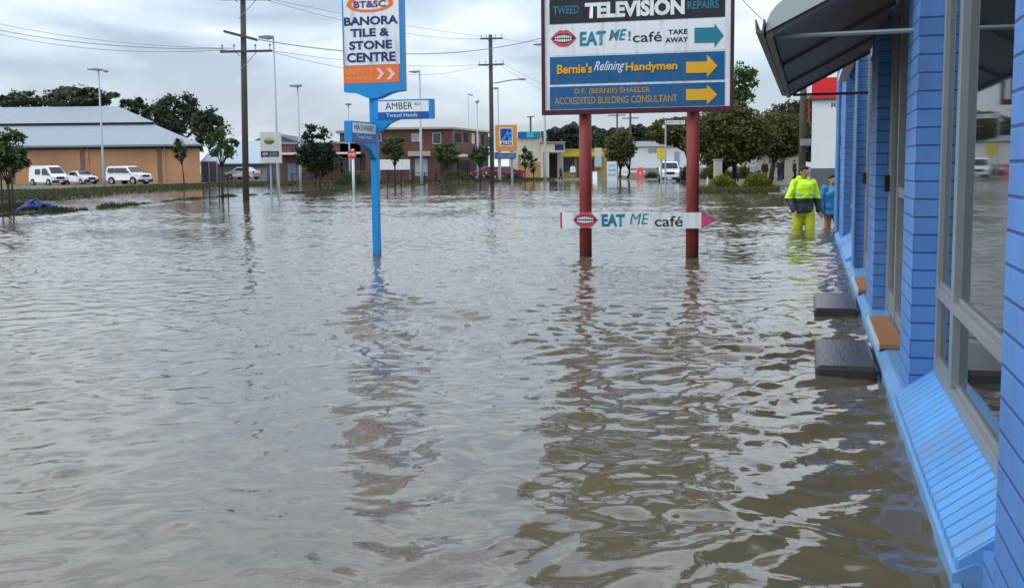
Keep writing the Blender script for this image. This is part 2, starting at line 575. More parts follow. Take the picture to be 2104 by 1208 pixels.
class Board:
    """plane through a ground point, facing down the street towards the camera; maps photo pixels to (u, z)"""
    def __init__(s, origin, t=None):
        s.o = Vector((origin[0], origin[1], 0)); s.t = TH if t is None else t
        s.u = Vector((math.cos(s.t), -math.sin(s.t), 0)); s.n = Vector((math.sin(s.t), math.cos(s.t), 0))

    def __call__(s, px, py, off=0.0):
        d = ray(px, py)
        o = Vector((0, 0, CAM_H))
        k = (s.o + s.n * off - o).dot(s.n) / d.dot(s.n)
        p = o + d * k - s.o
        return (p.dot(s.u), p.z)

    def rect(s, x0, y0, x1, y1, off=0.0):
        xm, ym = (x0 + x1) / 2, (y0 + y1) / 2
        return (s(x0, ym, off)[0], s(xm, y1, off)[1], s(x1, ym, off)[0], s(xm, y0, off)[1])


def rpoly(r):
    return [(r[0], r[1]), (r[2], r[1]), (r[2], r[3]), (r[0], r[3])]


# ------------------------------------------------------------------ ground
rng = np.random.default_rng(11)


def fan(rows, cols, y0, az):
    """fan-shaped grid (perspective density) spreading from a point behind the camera"""
    d = rows[:, None]
    a = az[None, :]
    x = d * np.tan(a)
    return x, np.broadcast_to(d, x.shape) + y0


def vnoise(x, y, seed=0, n=14, lam=(2, 9)):
    r = np.random.default_rng(seed)
    h = np.zeros_like(x)
    for i in range(n):
        l = math.exp(r.uniform(math.log(lam[0]), math.log(lam[1])))
        a = r.uniform(0, math.pi * 2)
        h += np.sin((x * math.cos(a) + y * math.sin(a)) * 2 * math.pi / l + r.uniform(0, 6.28))
    return h / math.sqrt(n / 2)


def seg_dist(x, y, pts):
    best = np.full(x.shape, 1e9)
    for a, b in zip(pts[:-1], pts[1:]):
        ax, ay, bx, by = a[0], a[1], b[0], b[1]
        L2 = (bx - ax) ** 2 + (by - ay) ** 2
        t = np.clip(((x - ax) * (bx - ax) + (y - ay) * (by - ay)) / L2, 0, 1)
        best = np.minimum(best, np.hypot(x - ax - t * (bx - ax), y - ay - t * (by - ay)))
    return best


SHORE = [(-500, 430), (-120, 420), (30, 414), (130, 411), (200, 404), (260, 397), (330, 393), (420, 388), (500, 384), (600, 381),
         (700, 379), (830, 376.5), (1000, 373.5), (1100, 371.5), (1250, 370), (1390, 369), (1418, 378), (1436, 397),
         (1520, 397.5), (1604, 398), (1622, 386), (1645, 377), (1700, 373), (1780, 371), (2200, 366)]
_sp = [G(*p) for p in SHORE]
_saz = np.array([p.x / p.y for p in _sp]); _sd = np.array([p.y for p in _sp])
STRIP = [(-60, 449), (130, 436), (300, 419), (430, 406), (560, 399), (640, 396), (760, 388), (870, 380)]
_st = [tuple(G(*p))[:2] for p in STRIP]
_mound = G(30, 432)


def ground_h(x, y):
    yy = np.maximum(y, 0.5)
    az = x / yy
    ds = np.interp(az, _saz, _sd)
    wid = np.clip(ds * 0.05, 1.5, 5)
    t = np.clip((y - ds) / wid + 0.88, 0, 1)
    t = t * t * (3 - 2 * t)
    t = np.where(y < 8, 0, t)
    n1 = vnoise(x, y, 3)
    h = -0.52 + 0.60 * t + 0.018 * n1
    h = np.where(y > ds + 25, np.maximum(h, 0.05), h)
    s = seg_dist(x, y, _st)
    b = np.exp(-(s / 0.7) ** 2)
    h = np.maximum(h, -0.52 + b * (0.495 + 0.050 * vnoise(x, y, 9, 12, (1.5, 6))))
    m = np.exp(-((x - _mound.x) / 2.3) ** 2 - ((y - _mound.y) / 2.6) ** 2)
    h = np.maximum(h, -0.52 + 0.62 * m + 0.01 * n1)
    return h


rows = np.concatenate([np.linspace(0.2, 10, 30), np.exp(np.linspace(math.log(10.3), math.log(260), 420)), np.array([330, 450, 700, 1100])])
az = np.arctan(np.linspace(-1.5, 1.5, 620))
gx, gy = fan(rows, az, -6.0, az)
gz = ground_h(gx, gy)
gm = bpy.data.materials.new('ground'); gm.use_nodes = True
nt = gm.node_tree; b = nt.nodes['Principled BSDF']; b.inputs['Roughness'].default_value = 0.9
tc = nt.nodes.new('ShaderNodeTexCoord')
n = nt.nodes.new('ShaderNodeTexNoise'); n.inputs['Scale'].default_value = 0.35; n.inputs['Detail'].default_value = 8
nt.links.new(tc.outputs['Object'], n.inputs['Vector'])
r = nt.nodes.new('ShaderNodeValToRGB')
r.color_ramp.elements[0].position = 0.38; r.color_ramp.elements[0].color = (0.035, 0.05, 0.018, 1)
r.color_ramp.elements[1].position = 0.62; r.color_ramp.elements[1].color = (0.13, 0.115, 0.07, 1)
nt.links.new(n.outputs['Fac'], r.inputs['Fac']); nt.links.new(r.outputs['Color'], b.inputs['Base Color'])
n2 = nt.nodes.new('ShaderNodeTexNoise'); n2.inputs['Scale'].default_value = 9; nt.links.new(tc.outputs['Object'], n2.inputs['Vector'])
bp = nt.nodes.new('ShaderNodeBump'); bp.inputs['Strength'].default_value = 0.7; bp.inputs['Distance'].default_value = 0.05
nt.links.new(n2.outputs['Fac'], bp.inputs['Height']); nt.links.new(bp.outputs[0], b.inputs['Normal'])
tag(grid_mesh('ground', np.stack([gx, gy, gz], -1), gm), kind='structure')

# concrete path on the right bank, where the far people stand
pm = MB()
cen = [(1600, 397), (1612, 388), (1618, 380), (1612, 374)]
L = [G(px - w, py, 0.045) for (px, py), w in zip(cen, (22, 18, 14, 10))]
R = [G(px + w, py, 0.045) for (px, py), w in zip(cen, (22, 18, 14, 10))]
for i in range(3):
    a, b_, c, d = L[i], R[i], R[i + 1], L[i + 1]
    pm.add([a, b_, c, d] + [p - Vector((0, 0, 0.3)) for p in (a, b_, c, d)],
           [(0, 1, 2, 3), (4, 7, 6, 5), (0, 4, 5, 1), (1, 5, 6, 2), (2, 6, 7, 3), (3, 7, 4, 0)])
tag(pm.build('path', M['concrete']), kind='structure')

# ------------------------------------------------------------------ flood water: one rippled sheet
wr = np.concatenate([np.linspace(0.3, 7.0, 60), 6.0 + np.exp(np.linspace(math.log(1.1), math.log(9), 620)),
                     6.0 + np.exp(np.linspace(math.log(9.03), math.log(30), 640)), 6.0 + np.exp(np.linspace(math.log(30.08), math.log(110), 640)), 6 + np.exp(np.linspace(math.log(111), math.log(900), 50))])
wa = np.concatenate([np.linspace(-1.6, -0.42, 60), np.linspace(-0.415, 0.42, 860), np.linspace(0.425, 1.6, 60)])
wx = wr[:, None] * wa[None, :]
wy = np.broadcast_to(wr[:, None], wx.shape) - 6.0
cell = np.maximum(np.gradient(wr)[:, None], (wr * 0.0008)[:, None])
wz = np.zeros_like(wx)
r_ = np.random.default_rng(5)
# slow domain warp so the ripples do not look like a regular wave train
qx = wx + 0.07 * vnoise(wx, wy, 21, 8, (1.2, 4)); qy = wy + 0.07 * vnoise(wx, wy, 22, 8, (1.2, 4))
gust = 0.75 + 0.25 * np.clip(vnoise(wx, wy, 23, 8, (4, 14)), -1.5, 1.5)
# calmer in the lee near the camera and the wall
calm = np.interp(wy, [2, 6, 10, 17, 60], [0.82, 0.97, 0.88, 0.58, 0.60])
for i in range(110):
    lam = math.exp(r_.uniform(math.log(0.12), math.log(0.55)))
    a = math.pi / 2 + rad(12) + r_.normal(0, 0.95)
    slope = 0.0195
    A = slope * lam / (2 * math.pi)
    ph = r_.uniform(0, 6.28)
    k = 2 * math.pi / lam
    f = np.clip((lam / cell - 2.2) / 2.0, 0, 1)
    s = np.sin((qx * math.cos(a) + qy * math.sin(a)) * k + ph)
    wz += A * f * s
wz = wz * gust * calm
wz += 0.9 * wz * np.abs(wz) / 0.02 * 0.25
wm = bpy.data.materials.new('flood_water'); wm.use_nodes = True
nt = wm.node_tree; b = nt.nodes['Principled BSDF']
b.inputs['Roughness'].default_value = 0.025
b.inputs['IOR'].default_value = 1.42
tc = nt.nodes.new('ShaderNodeTexCoord')
n = nt.nodes.new('ShaderNodeTexNoise'); n.inputs['Scale'].default_value = 0.7; n.inputs['Detail'].default_value = 4; n.inputs['Distortion'].default_value = 1.0
nt.links.new(tc.outputs['Object'], n.inputs['Vector'])
mx = nt.nodes.new('ShaderNodeMix'); mx.data_type = 'RGBA'
mx.inputs[6].default_value = (0.090, 0.074, 0.040, 1); mx.inputs[7].default_value = (0.132, 0.115, 0.074, 1)
nt.links.new(n.outputs['Fac'], mx.inputs[0]); nt.links.new(mx.outputs[2], b.inputs['Base Color'])
mp = nt.nodes.new('ShaderNodeMapping'); mp.inputs['Rotation'].default_value = (0, 0, rad(10)); mp.inputs['Scale'].default_value = (0.75, 1.0, 1.0)
nt.links.new(tc.outputs['Object'], mp.inputs['Vector'])
n1 = nt.nodes.new('ShaderNodeTexNoise'); n1.inputs['Scale'].default_value = 6.5; n1.inputs['Detail'].default_value = 3; n1.inputs['Distortion'].default_value = 0.6
nt.links.new(mp.outputs[0], n1.inputs['Vector'])
bp = nt.nodes.new('ShaderNodeBump'); bp.inputs['Strength'].default_value = 0.22; bp.inputs['Distance'].default_value = 0.02
nt.links.new(n1.outputs['Fac'], bp.inputs['Height']); nt.links.new(bp.outputs[0], b.inputs['Normal'])
tag(grid_mesh('water', np.stack([wx, wy, wz], -1), wm), kind='structure')

# ------------------------------------------------------------------ blue brick shop on the right
PAINT = (0.080, 0.222, 0.54, 1)
MORT = (0.025, 0.085, 0.28, 1)
M['bluebrick'] = brick_mat('blue_painted_brick', PAINT, MORT, var=0.05, vjoint='faint')
M['bluesill'] = brick_mat('blue_rowlock_sill', (0.080, 0.300, 0.66, 1), MORT, w=4.0, h=0.092, ms=0.007, var=0.06, mode='sill', vjoint=False)
M['bluerender'] = mat('blue_painted_plinth', (0.12, 0.27, 0.48, 1), 0.6, var=0.35, scale=3, bump=0.3)
M['alu'] = mat('aluminium_frame', (0.28, 0.31, 0.315, 1), 0.35, metal=0.35, var=0.12)
M['aluwhite'] = mat('pale_frame', (0.55, 0.58, 0.58, 1), 0.4)
M['terra'] = mat('terracotta_tile', (0.32, 0.145, 0.065, 1), 0.6, var=0.15, bump=0.2)
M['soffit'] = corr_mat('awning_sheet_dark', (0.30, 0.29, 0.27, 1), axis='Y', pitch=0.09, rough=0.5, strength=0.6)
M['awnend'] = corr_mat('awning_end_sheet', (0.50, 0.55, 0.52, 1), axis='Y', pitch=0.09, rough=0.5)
M['gutter'] = mat('gutter_metal', (0.14, 0.14, 0.135, 1), 0.5)
M['curtain'] = mat('interior_dark', (0.03, 0.032, 0.035, 1), 0.8)

SO = Vector((RT.x * 0.5 + AL.x * 10, RT.y * 0.5 + AL.y * 10, 0))   # ground point at the middle of the facade
shop = empty('blue_shop_building', (0, 0, 0), -TH, 'blue painted brick shop with aluminium windows and a grey metal awning', 'building')
WALLTOP = 3.5
PL, PW, PLIP = 0.485, 0.62, 0.410         # lateral: pillar face, window plane, plinth face
# piers (brick pillars) at their places along the street
piers = [(-4.0, 3.08), (5.75, 6.35), (9.15, 10.1), (12.9, 13.9), (17.6, 20.0)]
for i, (s0, s1) in enumerate(piers):
    MB().box(PL, 1.1, s0, s1, -0.6, WALLTOP).build('brick_pillar', M['bluebrick'], shop, bevel=0.004)
# wall body behind, far end wall and head above the openings
bays = [(3.08, 5.75, 'win'), (6.35, 9.15, 'door'), (10.1, 12.9, 'door'), (13.9, 17.6, 'win')]
hd = MB()
for s0, s1, k in bays:
    hd.box(PL + 0.03, 1.1, s0 - 0.02, s1 + 0.02, 2.52, WALLTOP - 0.01)
hd.build('wall_head', M['bluebrick'], shop)
MB().box(1.12, 8.0, -4.0, 19.97, -0.6, WALLTOP - 0.02).build('brick_wall', M['bluebrick'], shop)
MB().box(PL - 0.25, 8.1, -4.2, 20.2, WALLTOP, WALLTOP + 0.2).build('roof', M['darkgrey'], shop)
# plinth: a low rendered kerb under the whole front, top weathered back to the wall
MB().prism([(PLIP, -0.6), (PLIP, 0.045), (PL - 0.02, 0.075), (PL + 0.3, 0.075), (PL + 0.3, -0.6)], 3.29, 19.9, 'y').box(PLIP, PLIP + 0.022, -3.9, 3.285, -0.6, 0.02).build('plinth', M['bluerender'], shop)


def window_bay(s0, s1, mull, ztrans):
    # sloping rowlock sill
    sl = MB().prism([(PLIP + 0.012, 0.04), (PLIP + 0.012, 0.082), (PW - 0.03, 0.205), (PW + 0.02, 0.205), (PW + 0.02, 0.02), (PLIP + 0.03, 0.02)],
                    s0 + 0.02 + 0.20 * (s0 < 5), s1 - 0.015, 'y')
    sl.build('sill', M['bluesill'], shop, bevel=0.004)
    if s0 < 5:
        MB().prism([(PLIP + 0.035, -0.5), (PLIP + 0.035, 0.055), (PL, 0.085), (PL, -0.5)], s0 + 0.232, s0 + 0.262, 'y').build('sill_end', M['bluebrick'], shop)
        MB().box(PL + 0.005, PW + 0.03, s0 - 0.01, s0 + 0.21, -0.5, 0.12).build('sill_back', M['bluebrick'], shop)
    f = MB()
    z0, z1 = 0.205, 2.52
    w = 0.05
    a, b_ = s0 + 0.01, s1 - 0.01
    y0, y1 = PW - 0.024, PW + 0.03
    f.box(y0, y1, a, a + w, z0, z1)
    f.box(y0, y1, b_ - w, b_, z0, z1)
    f.box(y0 - 0.005, y1 + 0.002, a + w, b_ - w, z0, z0 + 0.055)
    f.box(y0 - 0.005, y1 + 0.002, a + w, b_ - w, z1 - 0.06, z1)
    ms = [a + w]
    for mm in mull:
        f.box(y0 - 0.010, y1 + 0.004, mm - 0.04, mm + 0.04, z0 + 0.055, z1 - 0.06)
        ms += [mm - 0.04, mm + 0.04]
    ms.append(b_ - w)
    segs = [(ms[i], ms[i + 1]) for i in range(0, len(ms), 2)]
    for p, q in segs:
        f.box(y0 - 0.008, y1, p, q, ztrans - 0.025, ztrans + 0.025)
        # glazing beads
        for zz in (z0 + 0.055, ztrans + 0.025):
            f.box(y0 + 0.012, y0 + 0.03, p, q, zz, zz + 0.018)
    fr = f.build('window_frame', M['alu'], shop, bevel=0.003)
    for p, q in segs:
        MB().box(PW + 0.0, PW + 0.006, p, q, z0 + 0.056, ztrans - 0.026).build('pane', M['glass'], fr)
        MB().box(PW + 0.0, PW + 0.006, p, q, ztrans + 0.026, z1 - 0.061).build('pane', M['glass'], fr)


def door_bay(s0, s1, tz0, tz1):
    w = 0.06
    z0, z1 = 0.10, 2.52
    y0, y1 = PW - 0.04, PW + 0.03
    th = MB().box(PLIP + 0.02, PW - 0.045, tz0, tz1, 0.078, 0.112).build('threshold', M['terra'], shop, bevel=0.004)
    MB().box(PLIP + 0.006, PLIP + 0.019, tz0, tz1, 0.07, 0.113).build('nosing', M['aluwhite'], th)
    MB().box(PW - 0.043, PW + 0.03, s0 + 0.01, s1 - 0.01, 0.076, z0 - 0.001).build('door_base', M['bluerender'], shop)
    f = MB()
    f.box(y0, y1, s0 + 0.01, s0 + w, z0, z1)
    f.box(y0, y1, s1 - w, s1 - 0.01, z0, z1)
    f.box(y0, y1, s0 + w, s1 - w, z1 - 0.07, z1)
    mm = s1 - 0.95
    f.box(y0 - 0.004, y1, mm - 0.05, mm, z0, z1 - 0.07)
    f.box(y0 + 0.005, y1 - 0.005, s0 + w, mm - 0.05, z0, z0 + 0.09)
    f.box(y0 + 0.005, y1 - 0.005, s0 + w, mm - 0.05, 0.98, 1.05)
    fr = f.build('door_frame', M['alu'], shop, bevel=0.003)
    MB().box(PW, PW + 0.006, s0 + w, mm - 0.05, z0 + 0.091, 0.979).build('pane', M['glass'], fr)
    MB().box(PW, PW + 0.006, s0 + w, mm - 0.05, 1.051, z1 - 0.071).build('pane', M['glass'], fr)
    # the door leaf, towards the far side
    d = MB()
    a, b_ = mm + 0.005, s1 - w - 0.005
    d.box(y0 + 0.006, y1 - 0.01, a, a + 0.07, z0 + 0.01, z1 - 0.075)
    d.box(y0 + 0.006, y1 - 0.01, b_ - 0.07, b_, z0 + 0.01, z1 - 0.075)
    d.box(y0 + 0.006, y1 - 0.01, a + 0.07, b_ - 0.07, z0 + 0.01, z0 + 0.16)
    d.box(y0 + 0.006, y1 - 0.01, a + 0.07, b_ - 0.07, z1 - 0.2, z1 - 0.075)
    dr = d.build('door', M['alu'], shop, bevel=0.003)
    MB().box(PW - 0.005, PW + 0.001, a + 0.07, b_ - 0.07, z0 + 0.16, z1 - 0.2).build('pane', M['glass'], dr)
    MB().box(y0 - 0.035, y0 - 0.001, b_ - 0.075, b_ - 0.01, 1.0, 1.125).build('lock_box', M['black'], dr, bevel=0.004)


window_bay(3.08, 5.75, [5.02], 0.60)
door_bay(6.35, 9.15, 7.15, 8.5)
door_bay(10.1, 12.9, 10.3, 11.5)
window_bay(13.9, 17.6, [15.7], 0.60)
# dark red notice inside the first door, seen through its upper glass
MB().box(PW - 0.012, PW - 0.002, 7.75, 7.98, 1.06, 1.3).build('notice', M['maroon'], shop)
# downpipe at the far corner
MB().tube([(PL - 0.05, 19.7, 0.1), (PL - 0.05, 19.7, 3.45)], 0.04, 8).build('downpipe', M['bluerender'], shop)
MB().tube([(PL - 0.012, 12.86, 0.1), (PL - 0.012, 12.86, 3.0)], 0.018, 8).build('conduit', M['bluerender'], shop)

# ---- the bullnose awning over the doors
awn = MB()
A0, A1 = 6.0, 11.3
ZF, ZB = 1.885, 2.27
LF, LB = -0.235, 0.52
prof = []
for k in range(9):                       # bullnose: quarter curve, then a straight run up to the wall
    q = math.pi / 2 * k / 8
    prof.append((LF + 0.30 * (1 - math.cos(q)), ZF + 0.02 + 0.20 * math.sin(q)))
prof.append((LB, ZB + 0.19))
top = prof
bot = [(x + 0.006, z - 0.014) for x, z in prof]
rf = MB()
n_ = len(top)
for s0, s1 in ((A0 + 0.004, A1 - 0.004),):
    poly = top + bot[::-1]
    rf.prism(poly, s0, s1, 'y')
awp = rf.build('awning', M['awnend'], shop)
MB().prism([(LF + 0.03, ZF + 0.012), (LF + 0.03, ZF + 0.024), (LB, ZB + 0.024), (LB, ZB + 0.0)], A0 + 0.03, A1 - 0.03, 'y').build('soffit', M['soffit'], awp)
for s0 in (A0 - 0.008, A1 - 0.006):
    MB().prism([(x, z) for x, z in top] + [(LB, ZB - 0.012), (LF, ZF - 0.0)], s0, s0 + 0.012, 'y').build('end_panel', M['awnend'], awp)
g = MB()
g.prism([(LF - 0.055, ZF + 0.06), (LF - 0.05, ZF - 0.005), (LF - 0.012, ZF - 0.012), (LF - 0.004, ZF + 0.06), (LF - 0.012, ZF + 0.06), (LF - 0.02, ZF + 0.005), (LF - 0.043, ZF + 0.01), (LF - 0.047, ZF + 0.06)], A0 - 0.03, A1 + 0.03, 'y')
g.build('gutter', M['gutter'], awp)
b2 = MB()
b2.box(LF + 0.0, LF + 0.035, A0 + 0.01, A1 - 0.01, ZF - 0.03, ZF + 0.011)
for sv in (A0 + 0.03, A0 + 1.9, A0 + 3.7, A1 - 0.07):   # rafters under the sheet
    b2.prism([(LF + 0.036, ZF - 0.018), (LF + 0.036, ZF + 0.01), (LB, ZB - 0.002), (LB, ZB - 0.028)], sv - 0.012, sv + 0.012, 'y')
b2.build('awning_frame', M['gutter'], awp)
for sv, mt in ((A0 + 0.1, M['alu']), (A1 - 0.2, M['gutter'])):
    MB().tube([(LF + 0.06, sv, ZF - 0.015), (PL + 0.02, sv - 0.04, ZF - 0.015)], 0.013, 8).build('tie_rod', mt, awp)
# small white hood above the far window
MB().prism([(PL - 0.12, 2.42), (PL - 0.12, 2.5), (PL - 0.001, 2.6), (PL - 0.001, 2.42)], 14.0, 17.4, 'y').build('window_hood', M['white'], shop)

# ---- two dark concrete slabs standing just proud of the water in front of the doors
M['wetslab'] = mat('wet_dark_concrete', (0.042, 0.036, 0.034, 1), 0.25, var=0.25, scale=6, bump=0.25, bscale=40)
for (s0, s1, l0, l1, zt, lab) in ((6.55, 7.6, 0.045, 0.385, 0.066, 'dark wet concrete step barely above the flood at the nearer shop door'),
                                  (9.25, 10.4, 0.045, 0.385, 0.066, 'dark wet concrete step barely above the flood at the farther shop door')):
    c = AL * ((s0 + s1) / 2) + RT * ((l0 + l1) / 2)
    o = MB().box(l0 - (l0 + l1) / 2, (l1 - l0) / 2, -(s1 - s0) / 2, (s1 - s0) / 2, -0.45, zt).build('concrete_step', M['wetslab'], None, bevel=0.022)
    o.location = c; o.rotation_euler = (0, 0, -TH)
    tag(o, lab, 'step', 'concrete steps at the shop doors')


# ------------------------------------------------------------------ red-posted directory sign
def lips(B, px, py, rx, ry, plane, parent, lift):
    """painted lips: rose outer shape, dark mouth, two rows of teeth"""
    cu, cv = B(px, py); sx = (B(px + 10, py)[0] - cu) / 10; sy = (B(px, py - 10)[1] - cv) / 10
    def sh(pts): return [(cu + a * rx * sx, cv + b_ * ry * sy) for a, b_ in pts]
    up = [(-1, 0), (-.72, .5), (-.35, .95), (-.12, 1.0), (0, .88), (.12, 1.0), (.35, .95), (.72, .5), (1, 0), (.7, -.55), (.35, -.92), (0, -1), (-.35, -.92), (-.7, -.55)]
    flat('lips', [sh(up)], plane, M['liprose'], parent, 0.0, lift + 0.002)
    inn = [(a * .9, b_ * .55 + 0.02) for a, b_ in up]
    flat('mouth', [sh(inn)], plane, M['lipdark'], parent, lift + 0.002, lift + 0.004)
    tp = []
    for i in range(8):
        x0 = -.66 + i * .165; h = .40 * (1 - (abs(x0 + .075) / .85) ** 2)
        tp.append(sh([(x0, .06), (x0 + .13, .06), (x0 + .13, h), (x0, h)]))
        tp.append(sh([(x0, -.40 * (1 - (abs(x0 + .075) / .9) ** 2)), (x0 + .13, -.40 * (1 - (abs(x0 + .075) / .9) ** 2)), (x0 + .13, -.08), (x0, -.08)]))
    flat('teeth', tp, plane, M['signwhite'], parent, lift + 0.004, lift + 0.006)


o1 = G(1203, 527)
B = Board(o1)
big = empty('directory_sign', (o1.x, o1.y, 0), -TH, 'tall shop directory sign with maroon frame on two red posts standing in the flood', 'sign')
FR = 0.10          # the board stands this far in front of the posts' axis
Bf = lambda px, py: B(px, py, -FR - 0.03)
def F(u, v, w): return Vector((u, -FR - 0.03 - w, v))
def Rr(x0, y0, x1, y1): return B.rect(x0, y0, x1, y1, -FR - 0.03)
u0, zb, u1, _ = Rr(1113, 0, 1508, 233)
ztop = zb + 3.05
for px in (1203, 1423):
    u = B(px, 400)[0]
    MB().tube([(u, 0, -0.6), (u, 0, zb + 0.5)], 0.085, 20).build('post', M['redpost'], big, smooth=True)
fr = MB()
t_ = 0.045
fr.box(u0, u1, -FR - 0.055, -FR + 0.02, zb, zb + 0.065)
fr.box(u0, u0 + t_, -FR - 0.055, -FR + 0.02, zb + 0.065, ztop)
fr.box(u1 - t_, u1, -FR - 0.055, -FR + 0.02, zb + 0.065, ztop)
fr.box(u0, u1, -FR - 0.055, -FR + 0.02, ztop, ztop + 0.05)
fr.build('frame', M['maroon'], big, bevel=0.004)
MB().box(u0 + t_, u1 - t_, -FR - 0.03, -FR + 0.015, zb + 0.065, ztop).build('backing', M['signwhite'], big)
r = Rr(1129, -42, 1490, 43)
pnl = flat('black_panel', [rpoly(r)], F, M['ink'], big, 0, 0.006)
flat('gold_strip', [rpoly(Rr(1129, -42, 1300, -2))], F, mat('old_gold', (0.09, 0.065, 0.01, 1)), pnl, 0.006, 0.009)
# upper boards above the photograph's top edge (they show only as dull reflections in the water)
_v1 = Rr(1129, -42, 1490, -38)[3]
for _a, _b in ((0.05, 0.62), (0.67, 1.12), (1.16, 1.6)):
    _z0, _z1 = _v1 + _a, min(_v1 + _b, ztop - 0.05)
    if _z1 > _z0 + 0.1:
        flat('upper_panel', [[(u0 + 0.1, _z0), (u1 - 0.1, _z0), (u1 - 0.1, _z1), (u0 + 0.1, _z1)]], F, mat('dull_gold_panel', (0.13, 0.10, 0.03, 1), 0.5, var=0.3), big, 0, 0.008)
M['slate'] = mat('slate_teal_text', (0.03, 0.17, 0.24, 1))
text('lettering', 'TWEED', Rr(1137, 13, 1190, 30), F, M['slate'], pnl, 0.02, lift=0.010)
text('lettering', 'TELEVISION', Rr(1202, 2, 1407, 35), F, M['signwhite'], pnl, 0.05, lift=0.012)
text('lettering', 'REPAIRS', Rr(1413, 2, 1477, 19), F, M['slate'], pnl, 0.02, lift=0.010)
# café line
caf = flat('cafe_panel', [rpoly(Rr(1129, 47, 1490, 109))], F, M['white'], big, 0, 0.004)
lips(Bf, 1158, 80, 27, 17.5, F, caf, 0.005)
text('lettering', 'EAT', Rr(1191, 67, 1243, 95), F, M['tealpale'], caf, 0.03, lift=0.006)
text('lettering', 'EAT', Rr(1193, 65, 1245, 93), F, M['teal'], caf, 0.01, lift=0.009)
text('lettering', 'ME', Rr(1251, 62, 1287, 84), F, M['tealpale'], caf, 0.015, lift=0.006, shear=0.25)
text('lettering', 'ME', Rr(1252, 61, 1288, 83), F, M['teal'], caf, 0.0, lift=0.009, shear=0.25)
text('lettering', '!', Rr(1291, 64, 1296, 85), F, M['teal'], caf, 0.02, lift=0.009)
text('lettering', 'café', Rr(1300, 66, 1360, 87), F, M['ink'], caf, 0.008, lift=0.008)
text('lettering', 'TAKE', Rr(1373, 61, 1413, 71), F, M['ink'], caf, 0.03, lift=0.008)
text('lettering', 'AWAY', Rr(1367, 77, 1414, 88), F, M['ink'], caf, 0.03, lift=0.008)


def arrow(name, x0, x1, xt, ys0, ys1, yh0, yh1, m_, par, lift):
    yt = (yh0 + yh1) / 2
    pts = [Bf(x0, ys0 + 1), Bf(x1, ys0), Bf(x1, yh0), Bf(xt, yt), Bf(x1, yh1), Bf(x1, ys1), Bf(x0, ys1 + 1)]
    flat(name, [pts], F, m_, par, lift - 0.002, lift + 0.002)


arrow('arrow', 1427, 1468, 1487, 57, 88, 49, 98, M['teal'], caf, 0.008)
for (ya, yb, ar, nm) in ((112, 169, (127, 150, 113, 159), 'a'), (174, 221, (183, 206, 175, 215), 'b')):
    p_ = flat('blue_panel', [rpoly(Rr(1130, ya, 1489, yb))], F, M['panelblue'], big, 0, 0.008)
    arrow('arrow', 1410, 1453, 1474, *ar, M['yellow'], p_, 0.012)
    if nm == 'a':
        text('lettering', "Bernie's", Rr(1146, 134, 1218, 154), F, M['ink'], p_, 0.05, lift=0.009)
        text('lettering', "Bernie's", Rr(1145, 132, 1217, 152), F, M['yellow'], p_, 0.03, lift=0.012)
        text('lettering', "Relining", Rr(1220, 126, 1284, 151), F, M['signwhite'], p_, 0.005, lift=0.012, shear=0.5)
        text('lettering', "Handymen", Rr(1287, 130, 1393, 152), F, M['ink'], p_, 0.05, lift=0.009)
        text('lettering', "Handymen", Rr(1286, 128, 1392, 150), F, M['yellow'], p_, 0.03, lift=0.012)
    else:
        M['oldyellow'] = mat('faded_yellow', (0.42, 0.25, 0.05, 1))
        text('lettering', "D.F. (BERNIE) SHAELER", Rr(1181, 181, 1336, 195), F, M['oldyellow'], p_, 0.015, lift=0.012)
        text('lettering', "ACCREDITED BUILDING CONSULTANT", Rr(1140, 198, 1392, 213), F, M['oldyellow'], p_, 0.015, lift=0.012)
# the low arrow board fixed across both posts
Ra = Rr
xa = Rr(1155, 437, 1441, 469)
ab = flat('arrow_board', [rpoly(xa)], F, M['signwhite'], big, -0.028, 0.0)
flat('red_edge', [rpoly(Rr(1151, 437, 1154.4, 469))], F, M['liprose'], ab, -0.03, 0.001)
flat('arrow_backing', [[(xa[2] + 0.001, xa[1]), (Bf(1471, 452)[0], Bf(1471, 452)[1]), (xa[2] + 0.001, xa[3])],], F, M['redpost'], ab, -0.02, 0.002)
flat('arrow_tip', [[(xa[2] + 0.001, xa[1] + 0.01), (Bf(1467, 452)[0], Bf(1467, 452)[1]), (xa[2] + 0.001, xa[3] - 0.01)],], F, M['pink'], ab, 0.002, 0.006)
lips(Bf, 1203, 452, 26, 17, F, ab, 0.001)
text('lettering', 'EAT', Rr(1236, 440, 1284, 466), F, M['teal'], ab, 0.05, lift=0.002)
text('lettering', 'ME', Rr(1294, 439, 1334, 461), F, M['teal'], ab, 0.0, lift=0.002, shear=0.2)
text('lettering', 'café', Rr(1345, 444, 1403, 466), F, M['ink'], ab, 0.012, lift=0.002)
for u in (B(1203, 450)[0], B(1423, 450)[0]):
    MB().box(u - 0.11, u + 0.11, -FR - 0.001, 0.0, 0.45, 0.49).build('bracket', M['redpost'], ab)

